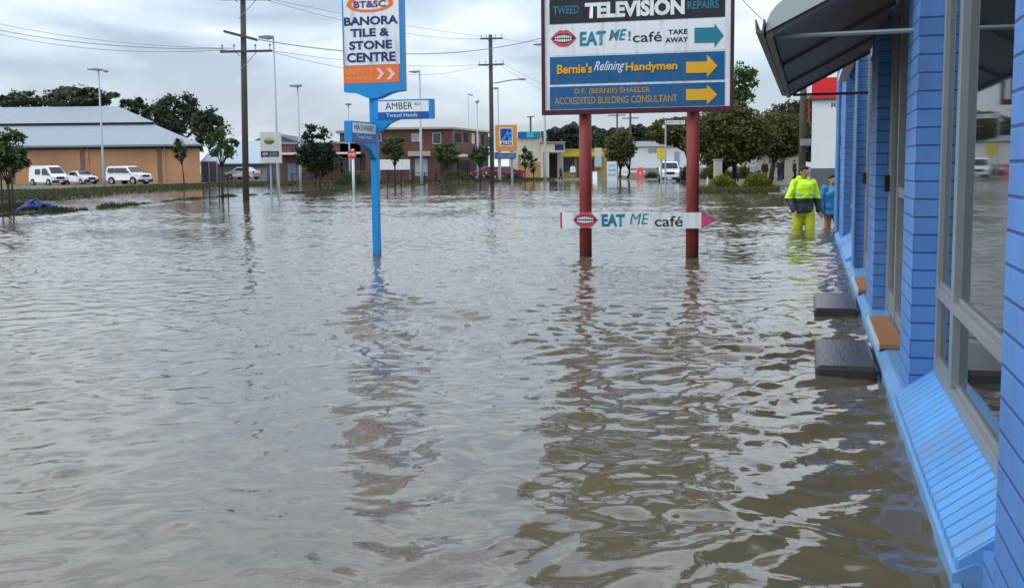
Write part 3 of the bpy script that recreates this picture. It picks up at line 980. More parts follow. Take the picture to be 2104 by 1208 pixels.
# ------------------------------------------------------------------ blue pole sign
o2 = G(775, 527)
B2 = Board(o2)
ps = empty('blue_pole_sign', (o2.x, o2.y, 0), -TH, 'blue shop sign with navy lettering and street name blades on one blue pole', 'sign')
HW = 0.10
def F2(u, v, w): return Vector((u, -HW - w, v))
def R2(x0, y0, x1, y1): return B2.rect(x0, y0, x1, y1, -HW)
b2f = lambda px, py: B2(px, py, -HW)
MB().box(-0.048, 0.048, -0.048, 0.048, -0.6, B2(765, 150)[1]).build('pole', M['skyblue'], ps, bevel=0.006)
ul, ub, ur, ut = R2(703, -60, 823, 172)
zmid = (b2f(764, 188)[1]); zlow = b2f(764, 204)[1]
pts = [(ul, ut), (ul, zmid)]
for k in range(1, 12):
    t = k / 12
    uu = ul + (ur - ul) * t
    dd = math.exp(-((t - 0.5) / 0.24) ** 2) - math.exp(-(0.5 / 0.24) ** 2)
    pts.append((uu, zmid + (zlow - zmid) * dd))
pts += [(ur, zmid), (ur, ut)]
MB().prism(pts, -HW, HW, 'y').build('sign_box', M['skyblue'], ps, bevel=0.004)
wp = flat('white_panel', [rpoly(R2(706, -55, 820, 134))], F2, M['signwhite'], ps, 0, 0.004)
op = flat('orange_band', [rpoly(R2(706, 135, 820, 171))], F2, M['orange'], ps, 0, 0.004)
# oval ring
cu, cv = b2f(760, 8); su = b2f(770, 8)[0] - cu; sv = b2f(760, -2)[1] - cv
su /= 10; sv /= 10
N = 36
rg = MB()
for k in range(N):
    a, c = 2 * math.pi * k / N, 2 * math.pi * (k + 1) / N
    def E(q, f): return (cu + math.cos(q) * (48 - f) * su, cv + math.sin(q) * (18 - f * 0.6) * sv)
    pa, pb, pc, pd = E(a, 0), E(c, 0), E(c, 9), E(a, 9)
    rg.add([F2(*p, 0.004) for p in (pa, pb, pc, pd)] + [F2(*p, 0.008) for p in (pa, pb, pc, pd)],
           [(0, 1, 2, 3), (4, 7, 6, 5), (0, 4, 5, 1), (2, 6, 7, 3)])
rg.build('oval_ring', M['orange'], wp)
text('lettering', 'BT&SC', R2(727, 2, 793, 16), F2, mat('plum_letters', (0.16, 0.03, 0.12, 1)), wp, 0.03, lift=0.009)
for s_, bx in (('BANORA', (707, 34, 818, 52)), ('TILE &', (720, 59, 800, 76)), ('STONE', (718, 84, 806, 102)), ('CENTRE', (713, 108, 813, 128))):
    text('lettering', s_, R2(*bx), F2, M['navy'], wp, 0.035, lift=0.008)
for x in (773, 795):
    chev = [b2f(x, 141), b2f(x + 7, 141), b2f(x + 17, 152), b2f(x + 7, 164), b2f(x, 164), b2f(x + 9, 152)]
    flat('chevron', [chev], F2, mat('chevron_pink', (0.80, 0.55, 0.52, 1)), op, 0.004, 0.008)
text('lettering', 'UNIT 3 / 9', R2(712, 142, 765, 153), F2, M['paleorange'], op, 0.01, lift=0.006)
text('lettering', 'MACHINERY DRIVE', R2(712, 158, 765, 164), F2, M['paleorange'], op, 0.01, lift=0.006)
# street name blade across the road
r = R2(776, 204.5, 888, 245)
bl = MB().box(0.05, r[2], -HW, -HW + 0.12, r[1], r[3]).build('street_blade', M['skyblue'], ps, bevel=0.004)
flat('white_panel', [rpoly(R2(777, 208, 881, 230))], F2, M['signwhite'], bl, 0, 0.004)
flat('blue_panel', [rpoly(R2(777, 231.5, 881, 243.5))], F2, M['deepblue'], bl, 0, 0.004)
text('lettering', 'AMBER', R2(792, 211, 848, 225), F2, M['ink'], bl, 0.0, lift=0.006)
text('lettering', 'RD', R2(852, 211, 864, 217), F2, M['ink'], bl, 0.0, lift=0.006)
text('lettering', 'Tweed Heads', R2(794, 233, 858, 240.5), F2, M['signwhite'], bl, 0.0, lift=0.006)
br = [(0.049, r[1] - 0.20)]
for k in range(9):
    t = k / 8
    br.append((0.05 + 0.30 * t, r[1] - 0.20 + 0.20 * t ** 0.6 * (1.0 - 0.0)))
br = [(0.049, r[1] - 0.19), (0.12, r[1] - 0.165), (0.18, r[1] - 0.12), (0.24, r[1] - 0.065), (0.32, r[1] - 0.025), (0.40, r[1]), (0.049, r[1])]
MB().prism(br, -HW + 0.01, -HW + 0.11, 'y').build('bracket', M['skyblue'], bl)
# second blade, along the street towards us
zt, z0_ = B2(740, 250, -0.6)[1], B2(740, 293, -0.6)[1]
b3 = MB().box(-0.055, 0.055, -0.92, -0.06, z0_, zt).build('street_blade', M['skyblue'], ps, bevel=0.004)
def F3(u, v, w): return Vector((0.055 + w, u, v))
zs = zt - (zt - z0_) * 0.56
flat('white_panel', [[(-0.90, zs), (-0.08, zs), (-0.08, zt - 0.02), (-0.90, zt - 0.02)]], F3, M['signwhite'], b3, 0, 0.004)
flat('blue_panel', [[(-0.90, z0_ + 0.01), (-0.08, z0_ + 0.01), (-0.08, zs - 0.01), (-0.90, zs - 0.01)]], F3, M['deepblue'], b3, 0, 0.004)
text('lettering', 'MACHINERY', (-0.84, zs + 0.035, -0.16, zt - 0.05), F3, M['darkgrey'], b3, 0.0, lift=0.006)
text('lettering', 'Tweed Heads', (-0.76, z0_ + 0.05, -0.24, z0_ + 0.1), F3, M['signwhite'], b3, 0.0, lift=0.006)
MB().prism([(-0.6, z0_), (-0.4, z0_ - 0.04), (-0.22, z0_ - 0.1), (-0.1, z0_ - 0.2), (-0.049, z0_ - 0.22), (-0.049, z0_)], -0.045, 0.045, 'x').build('bracket', M['skyblue'], b3)


# ------------------------------------------------------------------ poles, lamps, wires
def at(px, d, z=0.0):
    return Vector((X(px, d), d, z))


def gz_at(p):
    return float(ground_h(np.array([p.x]), np.array([p.y]))[0])


def utility_pole(px, d, ytop, wpx, arms, label, name='telegraph_pole', lean=0.0):
    p = at(px, d); k = d / FPX
    o = empty(name, (p.x, p.y, 0), 0, label, 'pole', 'wooden power poles')
    zt = Z(px, ytop, d)
    r = wpx * k / 2
    MB().tube([(0, 0, -0.6), (-lean * 0.5, 0, zt * 0.5), (-lean, 0, zt)], [r * 1.05, r * 0.97, r * 0.82], 12).build('pole', M['wood'], o, smooth=True)
    for (xa, ya, xb, yb, th) in arms:
        xm = (xa + xb) / 2
        A = D(xa, ya, d) - Vector((p.x, p.y, 0)); Bp = D(xb, yb, d) - Vector((p.x, p.y, 0))
        A.y = Bp.y = -r - 0.06
        m = MB()
        h = th * k / 2
        m.add([A + Vector((0, -h, -h)), A + Vector((0, h, -h)), A + Vector((0, h, h)), A + Vector((0, -h, h)),
               Bp + Vector((0, -h, -h)), Bp + Vector((0, h, -h)), Bp + Vector((0, h, h)), Bp + Vector((0, -h, h))],
              [(0, 1, 2, 3), (4, 7, 6, 5), (0, 4, 5, 1), (1, 5, 6, 2), (2, 6, 7, 3), (3, 7, 4, 0)])
        ca = m.build('crossarm', M['wood'], o)
        if th > 2.5 and abs(ya - yb) < 5:
            for f in (0.04, 0.27, 0.68, 0.96):
                q = A.lerp(Bp, f)
                MB().tube([q + Vector((0, 0, h)), q + Vector((0, 0, h + 0.13)), q + Vector((0, 0, h + 0.2)), q + Vector((0, 0, h + 0.24))], [0.018, 0.018, 0.05, 0.03], 8).build('insulator', M['lampgrey'], ca)
            for sgn in (0.28, 0.72):
                q = A.lerp(Bp, sgn)
                MB().tube([q, (0, -r, q.z - abs(q.x) * 1.0)], 0.015, 5).build('brace', M['lampgrey'], ca)
    return o


pole1 = utility_pole(503, 47, -40, 13, [(453, 0, 560, 0, 5), (455, 108, 561, 106, 4.5), (462, 66, 531, 84, 5)],
                     'thick timber power pole with three crossarms standing in the water left of the blue sign', lean=-0.2)
pole2 = utility_pole(1011, 93, 72, 9, [(987, 81, 1033, 80, 3), (983, 135, 1036, 133, 3.2)],
                     'dark power pole with a street lamp arm between the two shop signs')
q = D(1014, 172, 93) - Vector(pole2.location); q2 = D(1072, 163, 93) - Vector(pole2.location)
am = MB().tube([q, q.lerp(q2, 0.6) + Vector((0, 0, .05)), q2], 0.05, 6).build('lamp_arm', M['lampgrey'], pole2)
MB().ell(q2, (0.42, 0.16, 0.1)).build('lamp_head', M['steel'], am)
MB().box(-0.55, -0.15, -0.45, -0.2, Z(1000, 302, 93), Z(1000, 282, 93)).build('junction_box', M['darkgrey'], pole2)
utility_pole(1091, 190, 240, 4.5, [(1083, 241, 1098, 240, 2)], 'small distant power pole above the cream shop roof')
utility_pole(1268, 200, 225, 4, [(1250, 238, 1285, 237, 2)], 'thin distant power pole behind the far trees, seen under the directory sign')
utility_pole(1295, 170, 215, 5, [(1278, 244, 1312, 243, 2)], 'distant power pole with a low crossarm, right of the thin one under the directory sign')
pole6 = utility_pole(1648, 56, 120, 15, [(1630, 150, 1668, 149, 3)], 'stout dark power pole in front of the white building with the red top')
MB().box(-0.18, 0.3, -0.5, -0.25, Z(1650, 300, 56), Z(1650, 286, 56)).build('meter_box', M['lampgrey'], pole6)


def wire(a, b_, sag, r, label, n=24):
    pts = []
    for i in range(n + 1):
        t = i / n
        p = a.lerp(b_, t); p.z -= 4 * sag * t * (1 - t)
        pts.append(p)
    o = MB().tube([p - a for p in pts], r * 0.6, 5, cap=False).build('power_line', M['lampgrey'])
    o.location = a
    tag(o, label, 'power line', 'overhead power lines')


WR = 0.012
for (p0, p1, sag, r, lab) in (
        (D(-60, 36, 60), D(478, 100, 47), 0.35, 0.022, 'upper of the power lines coming from the left edge to the thick pole'),
        (D(-60, 50, 60), D(458, 101, 47), 0.35, 0.032, 'heavy middle power line from the left edge to the thick pole'),
        (D(-60, 56, 60), D(466, 103, 47), 0.5, 0.022, 'lowest power line from the left edge to the thick pole'),
        (D(531, 82, 47), D(1150, 68, 70), 0.9, 0.036, 'thick sagging cable from the angled arm, passing behind both signs'),
        (D(552, 104, 47), D(984, 133, 93), 0.35, 0.018, 'power line from the lower crossarm to the second pole, passing behind the blue sign'),
        (D(546, 104, 47), D(990, 134, 93), 0.9, 0.018, 'lower sagging power line between the lower crossarms of the two poles'),
        (D(556, -1, 47), D(1030, 79, 93), 0.2, 0.018, 'power line from the top crossarm to the right end of the second pole top'),
        (D(545, 0, 47), D(990, 80, 93), 0.5, 0.018, 'power line from the top crossarm to the left end of the second pole top'),
        (D(1033, 80, 93), D(1300, 20, 60), 0.8, 0.02, 'power line rising from the second pole behind the directory sign'),
        (D(1036, 133, 93), D(1265, 238, 200), 0.4, 0.022, 'faint power line running from the second pole into the distance'),
        (D(1026, 134, 93), D(1282, 244, 170), 1.0, 0.022, 'lowest faint power line running from the second pole into the distance'),
        (D(1500, -30, 40), D(1700, 100, 50), 0.6, 0.022, 'single dark cable crossing the sky beside the awning')):
    wire(p0, p1, sag, r, lab)


def lamp_post(px, d, ytop, heads, label, wpx=5.0, zb=-0.5):
    """heads: list of (x0, x1, y) in photo pixels"""
    p = at(px, d); k = d / FPX
    # poles lean with the camera only: straight posts
    o = empty('street_lamp', (p.x, p.y, 0), 0, label, 'street lamp', 'tall grey street lamps')
    zt = Z(px - 2, ytop, d)
    MB().tube([(0, 0, zb), (0, 0, 1.0), (0, 0, zt)], [wpx * k * .55, wpx * k * .5, wpx * k * .28], 10).build('post', M['steel'], o, smooth=True)
    for (x0, x1, y) in heads:
        A = D(x0, y, d) - Vector((p.x, p.y, 0)); C = D(x1, y, d) - Vector((p.x, p.y, 0)); A.y = C.y = 0
        near = A if abs(A.x) < abs(C.x) else C; far = C if near is A else A
        MB().tube([(0, 0, zt - 0.05), (near.x, 0, zt), near], 0.035 * d / 60, 6).build('arm', M['lampgrey'], o)
        m = MB(); s = 1 if far.x > near.x else -1
        L_ = abs(far.x - near.x)
        m.prism([(near.x, near.z + .04), (near.x + s * L_ * .3, near.z + .10), (far.x, near.z + .06), (far.x, near.z - .04), (near.x + s * L_ * .4, near.z - .12), (near.x, near.z - .05)], -0.16, 0.16, 'y')
        m.build('lamp_head', M['lampgrey'], o, bevel=0.02)
    return o


lamp_post(213, 100, 144, [(209, 180, 143), (213, 222, 147)], 'tall street lamp with two heads in front of the orange building')
lamp_post(571, 60, 74, [(562, 532, 77)], 'tallest street lamp, just right of the thick power pole', 6)
lamp_post(617, 95, 175, [(620, 595, 177)], 'street lamp with a short double head rising by the layered tree', 5)
lamp_post(719, 100, 214, [(722, 710, 215)], 'slim street lamp behind the machinery drive blade', 3.5)
lamp_post(866, 105, 145, [(860, 840, 148)], 'street lamp rising behind the white street name blade', 6)
lamp_post(982, 112, 207, [(984, 976, 210)], 'thin street lamp with a tiny head left of the second power pole', 4)
lamp_post(1025, 118, 180, [(1022, 1013, 182)], 'street lamp rising behind the orange framed sign', 4)
lamp_post(1120, 112, 90, [(1116, 1096, 92)], 'pale post at the left edge of the directory sign, its head hidden behind it', 5.5)
lamp_post(964, 150, 194, [(966, 972, 196)], 'faint thin lamp in the haze above the brick flats', 2.2)
lamp_post(800, 140, 225, [(799, 792, 226)], 'short pale lamp partly hidden by the blue pole and the small tree', 3)


# ------------------------------------------------------------------ trees and plants
def tree(px, d, y0, y1, x0, x1, ybase, label, mats, seed, nclump=22, nleaf=5200, leaf=0.16, sparse=0.55, group='trees', name='tree',
         cat='tree', trunk_r=None, shape=None, zb=None, depth=None, trunks=1, bark='bark'):
    """crown between photo columns x0..x1 and rows y0..y1 at distance d; trunk foot on column px"""
    r = np.random.default_rng(seed); rr = random.Random(seed)
    k = d / FPX
    p = at(px, d)
    if zb is None: zb = gz_at(p) - 0.05
    o = empty(name, (p.x, p.y, zb), 0, label, cat, group)
    cx = X((x0 + x1) / 2, d) - p.x; ztop = Z((x0 + x1) / 2, y0, d) - zb; zbot = Z((x0 + x1) / 2, y1, d) - zb
    rx = (x1 - x0) * k / 2; rz = (ztop - zbot) / 2; cz = (ztop + zbot) / 2
    ry = depth or rx * 0.85
    young = group.startswith('young')
    gum = name == 'gum_tree'
    nclump = int(nclump * (1.15 if young else 1.7)); nleaf = int(nleaf * (0.8 if young else 0.85 if gum else 1.25))
    cl = []
    tries = 0
    while len(cl) < nclump and tries < 5000:
        tries += 1
        v = r.normal(size=3); v /= np.linalg.norm(v)
        rad_ = r.uniform(0.25, 1.0) ** 0.5
        q = v * rad_
        if shape and not shape(q, r): continue
        cs = r.uniform(0.13, 0.30) * (0.8 if gum else 1.0)
        sc = 1 - cs * 0.75
        cl.append((cx + q[0] * rx * sc, q[1] * ry * sc, cz + q[2] * rz * sc, cs))
    # trunk and limbs
    tr = MB()
    tr_r = trunk_r or max(0.05, rx * 0.07)
    for ti in range(trunks):
        ox = (ti - (trunks - 1) / 2) * tr_r * 5
        fork = Vector((cx * 0.5 + ox * 1.6, 0, max(zbot * 0.9, 0.3)))
        tr.tube([(ox, 0, -0.3), (ox + fork.x * 0.4, 0.02, fork.z * 0.55), fork], [tr_r * 1.25, tr_r, tr_r * 0.85], 9)
        for (a, b_, c, s) in cl[ti::trunks][: 9]:
            e_ = Vector((a, b_, c)); mid = fork.lerp(e_, 0.5) + Vector((0, 0, 0.12 * rz))
            tr.tube([fork - Vector((0, 0, 0.05)), mid, e_], [tr_r * 0.6, tr_r * 0.35, tr_r * 0.12], 6)
    tr.build('trunk', M[bark], o, smooth=True)
    # leaves
    w = np.array([c[3] ** 2 for c in cl]); w /= w.sum()
    ci = r.choice(len(cl), size=nleaf, p=w)
    C = np.array(cl)
    v = r.normal(size=(nleaf, 3)); v /= np.linalg.norm(v, axis=1)[:, None]
    rd = np.clip(np.abs(r.normal(0, 0.62, nleaf)), 0.0, 1.5)
    # strays
    rd = np.where(r.random(nleaf) < 0.05, rd * 1.22, rd)
    R3 = np.stack([C[ci, 3] * rx, C[ci, 3] * ry, C[ci, 3] * rz * sparse * 1.5], -1)
    P = C[ci, :3] + v * rd[:, None] * R3
    if shape is None:      # loose leaves through the whole crown
        nf = nleaf // (9 if young else 12 if gum else 4)
        vv = r.normal(size=(nf, 3)); vv /= np.linalg.norm(vv, axis=1)[:, None]
        vv *= (r.random(nf) ** 0.45)[:, None] * (1 + 0.12 * np.sin(vv[:, :1] * 9 + seed) * np.sin(vv[:, 2:] * 7 + seed))
        P[:nf] = np.array([cx, 0, cz]) + vv * np.array([rx, ry, rz]) * 0.93
    a = r.normal(size=(nleaf, 3)); a[:, 2] *= 0.6; a /= np.linalg.norm(a, axis=1)[:, None]
    b_ = np.cross(a, r.normal(size=(nleaf, 3))); b_ /= np.linalg.norm(b_, axis=1)[:, None]
    s = leaf * r.uniform(0.6, 1.3, nleaf)[:, None]
    V = np.stack([P - a * s, P - b_ * s * 0.55, P + a * s, P + b_ * s * 0.55], 1)
    quads_mesh('crown', V, mats, o)
    return o


LG = leaf_mat('leaf_mid_green', (0.022, 0.052, 0.014, 1), (0.080, 0.125, 0.034, 1))
LD = leaf_mat('leaf_dark_gum', (0.026, 0.042, 0.022, 1), (0.082, 0.102, 0.050, 1))
LO = leaf_mat('leaf_olive', (0.046, 0.054, 0.014, 1), (0.125, 0.122, 0.036, 1))
LY = leaf_mat('leaf_yellow_green', (0.09, 0.11, 0.012, 1), (0.24, 0.24, 0.03, 1))
LT = leaf_mat('leaf_light_green', (0.035, 0.080, 0.016, 1), (0.085, 0.14, 0.035, 1))
LP = leaf_mat('leaf_pine', (0.015, 0.032, 0.016, 1), (0.035, 0.060, 0.028, 1))

GB = 'gum trees behind the orange building'
tree(52, 150, 183, 240, -4, 108, 380, 'low dark gum tree showing over the left end of the grey roof', LD, 31, 16, 4200, 0.34, group=GB, name='gum_tree')
tree(165, 150, 174, 232, 92, 252, 380, 'wide flat dark gum tree above the roof ridge, left of the two-headed lamp', LD, 32, 26, 7600, 0.34, group=GB, name='gum_tree')
tree(286, 155, 197, 262, 246, 322, 380, 'narrow gum tree behind the end of the roof ridge', LD, 33, 14, 3200, 0.32, group=GB, name='gum_tree')
tree(368, 155, 184, 300, 305, 425, 380, 'tallest spreading gum tree behind the sloping end of the roof', LD, 34, 30, 8200, 0.34, group=GB, name='gum_tree')
tree(436, 150, 216, 306, 392, 476, 380, 'rounded dark gum tree between the grey roof and the thick power pole', LD, 35, 20, 6600, 0.32, group=GB, name='gum_tree')
GY = 'young street trees on the flooded verge'
tree(16, 36, 258, 372, -36, 64, 440, 'leafy young tree on the far left verge, in front of the orange building', LG, 41, 22, 5600, 0.085, group=GY, name='young_tree', trunk_r=0.045, zb=-0.1)
tree(378, 95, 283, 334, 355, 388, 385, 'slim young tree with an oval crown against the right end of the orange wall', LG, 42, 12, 2200, 0.12, group=GY, name='young_tree', trunk_r=0.05)
tree(455, 49, 258, 334, 418, 497, 414, 'open-crowned young tree with dark stakes left of the thick power pole', LT, 43, 16, 2300, 0.085, group=GY, name='young_tree', trunk_r=0.05, zb=-0.3)


def layered(q, r):
    if q[2] > 0.05:
        lay = (q[2] * 5.2) % 1.0
        return abs(q[0]) < (1.05 - q[2] * 0.75) and lay < 0.42
    return True


tree(645, 88, 240, 362, 602, 702, 378, 'tree with flat layered upper branches and a bushy base right of the estate sign', LP, 44, 54, 6500, 0.15, group=GY, name='layered_tree', shape=layered, sparse=0.3, trunk_r=0.1)
tree(652, 90, 298, 365, 618, 712, 378, 'dense bushy tree at the foot of the layered tree', LG, 45, 22, 5200, 0.15, group=GY, name='young_tree', trunk_r=0.08)
tree(812, 92, 274, 336, 783, 838, 380, 'small rounded tree in front of the brick flats, right of the blue pole', LG, 46, 15, 3200, 0.13, group=GY, name='young_tree', trunk_r=0.07)
tree(916, 104, 290, 342, 884, 950, 375, 'round green street tree in front of the middle of the brick flats', LG, 47, 16, 3200, 0.15, group=GY, name='young_tree', trunk_r=0.08)
tree(986, 108, 294, 340, 960, 1010, 374, 'small street tree before the right end of the brick flats', LG, 48, 12, 2400, 0.15, group=GY, name='young_tree', trunk_r=0.08)
tree(1078, 112, 303, 345, 1060, 1100, 372, 'small sparse tree against the cream shop wall', LG, 49, 9, 1200, 0.14, group=GY, name='young_tree', trunk_r=0.06)
tree(1096, 112, 322, 358, 1085, 1108, 372, 'tiny dark sapling beside the sparse tree at the cream shop', LD, 50, 6, 500, 0.14, group=GY, name='young_tree', trunk_r=0.05)
GR = 'large trees on the right side'
tree(1274, 118, 260, 348, 1238, 1312, 372, 'brown-green tree with several stems behind the A-frame board', LO, 51, 22, 5200, 0.17, group=GR, name='street_tree', trunks=3, trunk_r=0.12)
tree(1228, 150, 268, 318, 1196, 1252, 372, 'mid green tree behind the yellow shop', LG, 52, 14, 3000, 0.22, group=GR, name='street_tree')
tree(1424, 82, 238, 304, 1326, 1462, 375, 'wide dark tree between the two red sign posts', LO, 53, 34, 9500, 0.16, group=GR, name='street_tree', trunk_r=0.14)
tree(1466, 63, 208, 350, 1402, 1596, 388, 'big dark tree right behind the right red post', LO, 54, 50, 21000, 0.12, group=GR, name='street_tree', trunk_r=0.17)
tree(1508, 64, 122, 232, 1476, 1560, 388, 'airy tall tree top showing between the directory sign and the awning', LT, 55, 17, 2600, 0.11, group=GR, name='street_tree', trunk_r=0.11, sparse=0.4)
tree(1582, 70, 226, 330, 1528, 1668, 380, 'low spreading dark tree above the far people', LO, 56, 38, 14500, 0.13, group=GR, name='street_tree', trunk_r=0.13)
tree(1606, 95, 205, 300, 1556, 1676, 375, 'dark tree under the end of the awning', LD, 57, 22, 6500, 0.17, group=GR, name='street_tree')
tree(1650, 100, 196, 290, 1618, 1700, 375, 'very dark tree directly behind the stout power pole', LD, 58, 20, 5200, 0.17, group=GR, name='street_tree')


def bush(px, d, y0, ybase, x0, x1, label, m_, seed, n=2600, leaf=0.06, name='bush', group='rounded bushes on the right bank', zb=None):
    """mounded shrub: narrow upright blades fanning from the ground"""
    r = np.random.default_rng(seed)
    k = d / FPX; p = at(px, d)
    if zb is None: zb = gz_at(p)
    h = Z(px, y0, d) - zb; rx = (x1 - x0) * k / 2
    o = empty(name, (p.x, p.y, zb), 0, label, 'bush', group)
    MB().tube([(0, 0, -0.15), (0.02, 0, h * 0.35)], [0.05, 0.02], 6).build('stem', M['bark'], o)
    th = r.uniform(0, 2 * np.pi, n); el = np.arccos(r.uniform(0.0, 1, n)); rd = r.uniform(0.55, 1.03, n)
    dirv = np.stack([np.sin(el) * np.cos(th) * rx, np.sin(el) * np.sin(th) * rx, np.cos(el) * h], -1)
    bump = 1 + 0.13 * np.sin(th * 5 + seed) * np.sin(el * 4)
    P = dirv * (rd * bump)[:, None]
    t = dirv / np.linalg.norm(dirv, axis=1)[:, None] + r.normal(size=(n, 3)) * 0.5
    t /= np.linalg.norm(t, axis=1)[:, None]
    s = np.cross(t, r.normal(size=(n, 3))); s /= np.linalg.norm(s, axis=1)[:, None]
    L_ = leaf * r.uniform(1.2, 3.0, n)[:, None]
    V = np.stack([P - t * L_, P + s * leaf * 0.35, P + t * L_, P - s * leaf * 0.35], 1)
    quads_mesh('foliage', V, m_, o)
    return o


bush(1484, 56, 362, 392, 1456, 1512, 'smaller rounded yellow-green bush behind the right red post', LY, 61, 3200)
bush(1556, 55, 359, 392, 1526, 1586, 'larger rounded yellow-green bush left of the concrete path', LY, 62, 3600)
bush(722, 100, 350, 378, 695, 760, 'low green shrub behind the blue pole', LG, 63, 1500, 0.09, group='low shrubs on the far bank')
for (a_, b_, c_, q_, t_) in ((1440, 1500, 341, 91, 'dark hedge behind the pale service cabinet'), (1496, 1566, 345, 92, 'dark hedge behind the larger yellow-green bush')):
    bush((a_ + b_) / 2, 104, c_, 372, a_, b_, t_, LO, q_, 2600, 0.12, name='hedge', group='dark hedges at the back of the right bank')
bush(1340, 116, 355, 371, 1322, 1352, 'dark shrub left of the distant white four wheel drive', LD, 64, 700, 0.09, group='low shrubs on the far bank')
bush(1412, 100, 340, 372, 1400, 1428, 'leafy shrub right of the distant white four wheel drive', LG, 65, 900, 0.09, group='low shrubs on the far bank')
bush(934, 112, 350, 373, 900, 962, 'low planting before the brick flats entrance', LO, 66, 1100, 0.09, group='low shrubs on the far bank')
bush(1052, 116, 355, 371, 1030, 1072, 'dark low planting right of the red cars', LD, 67, 900, 0.09, group='low shrubs on the far bank')

# tree stakes
def stake(px, py, ytop, label, grp='dark timber tree stakes'):
    g = G(px, py); 
    zt = Z(px, ytop, g.y)
    o = MB().tube([(0, 0, -0.5), (0.01, 0, zt - 0.02), (0.01, 0, zt)], [0.028 * max(1, g.y / 50), 0.026 * max(1, g.y / 50), 0.018], 6).build('tree_stake', M['stake'])
    o.location = (g.x, g.y, 0)
    tag(o, label, 'stake', grp)


stake(431, 410, 375, 'leftmost of three dark stakes under the open-crowned young tree')
stake(451, 412, 355, 'middle of three dark stakes under the open-crowned young tree')
stake(469, 414, 358, 'right of three dark stakes under the open-crowned young tree')
stake(28, 447, 350, 'tall dark stake right beside the trunk of the far left tree')
stake(6, 446, 354, 'dark stake at the very left edge of the view')
for i, px in enumerate((659, 674, 690)):
    stake(px, 392, 352, ('leftmost', 'middle', 'rightmost')[i] + ' dark stake of the row of three left of the no-entry post')
for i, px in enumerate((796, 811, 824)):
    stake(px, 386, 350, ('leftmost', 'middle', 'rightmost')[i] + ' dark stake of the row of three right of the blue pole')

# distant wood on the skyline
def wood(xs, tops, d, y_bot, label, m_, seed, n, leaf):
    r = np.random.default_rng(seed)
    px = r.uniform(xs[0], xs[-1], n)
    tp = np.interp(px, xs, tops) + 3 * np.sin(px / 7.0) + 2 * np.sin(px / 3.1 + 1)
    py = tp + (y_bot - tp) * r.random(n) ** 1.3
    dep = d + r.uniform(-8, 8, n)
    P = np.array([tuple(D(a, b_, c)) for a, b_, c in zip(px, py, dep)])
    a = r.normal(size=(n, 3)); a /= np.linalg.norm(a, axis=1)[:, None]
    b_ = np.cross(a, r.normal(size=(n, 3))); b_ /= np.linalg.norm(b_, axis=1)[:, None]
    s = leaf * r.uniform(0.6, 1.4, n)[:, None]
    V = np.stack([P - a * s, P - b_ * s, P + a * s, P + b_ * s], 1)
    o = quads_mesh('far_wood', V, m_)
    tag(o, label, 'trees', kind='stuff')


wood([1125, 1150, 1180, 1200, 1230, 1260, 1300, 1340, 1420], [272, 264, 258, 268, 266, 270, 262, 262, 250], 230, 320,
     'far dark line of trees on the skyline between the signs', leaf_mat('leaf_far', (0.035, 0.045, 0.04, 1), (0.06, 0.07, 0.055, 1)), 71, 24000, 0.42)
wood([1420, 1480, 1560, 1640, 1720], [255, 262, 268, 262, 258], 170, 330,
     'dense dark wood behind the right bank trees', LD, 72, 16000, 0.34)


# ------------------------------------------------------------------ buildings beyond the water
M['orangebrick'] = brick_mat('orange_brick', (0.50, 0.25, 0.115, 1), (0.44, 0.25, 0.14, 1), w=0.4, h=0.2, ms=0.012, var=0.03, bump=0.2, nscale=0.25)
M['redbrick'] = brick_mat('red_brick', (0.12, 0.042, 0.032, 1), (0.11, 0.055, 0.042, 1), w=0.24, h=0.086, var=0.25, bump=0.2)
M['roofgrey'] = corr_mat('zinc_roof', (0.20, 0.24, 0.26, 1), axis='X', pitch=0.3, rough=0.55, strength=0.25)
M['cream'] = mat('cream_wall', (0.58, 0.54, 0.42, 1), 0.8, var=0.08, scale=1, dirt=0.3)
M['tan'] = mat('tan_blocks', (0.40, 0.25, 0.12, 1), 0.8, var=0.15)
M['brightyellow'] = mat('shop_yellow', (0.62, 0.50, 0.03, 1), 0.5)
M['window'] = glass_mat('far_window', (0.05, 0.055, 0.06, 1), rough=0.08)
M['dark'] = mat('dark_recess', (0.025, 0.025, 0.028, 1), 0.9)
M['palewin'] = mat('net_curtain_window', (0.33, 0.32, 0.33, 1), 0.3)
M['bluegrey'] = corr_mat('blue_grey_sheet', (0.28, 0.34, 0.38, 1), axis='X', pitch=0.3)
M['midgrey'] = corr_mat('grey_wall_sheet', (0.17, 0.175, 0.18, 1), axis='X', pitch=0.25)
M['redroof'] = mat('signal_red', (0.62, 0.02, 0.025, 1), 0.45)


def pbox(name, x0, x1, y0, y1, d, thick, m_, par, off, ww=0.0):
    """box on a frontal wall from photo pixels: front face at depth d"""
    a = D(x0, y1, d); c = D(x1, y0, d)
    xm = (x0 + x1) / 2
    zb_, zt_ = Z(xm, y1, d), Z(xm, y0, d)
    return MB().box(a.x, c.x, d, d + thick, zb_, zt_).build(name, m_, par, off=off)


def bld(name, px, d, label, cat='building'):
    p = at(px, d)
    o = empty(name, (p.x, p.y, 0), 0, label, cat)
    return o, (p.x, p.y, 0)


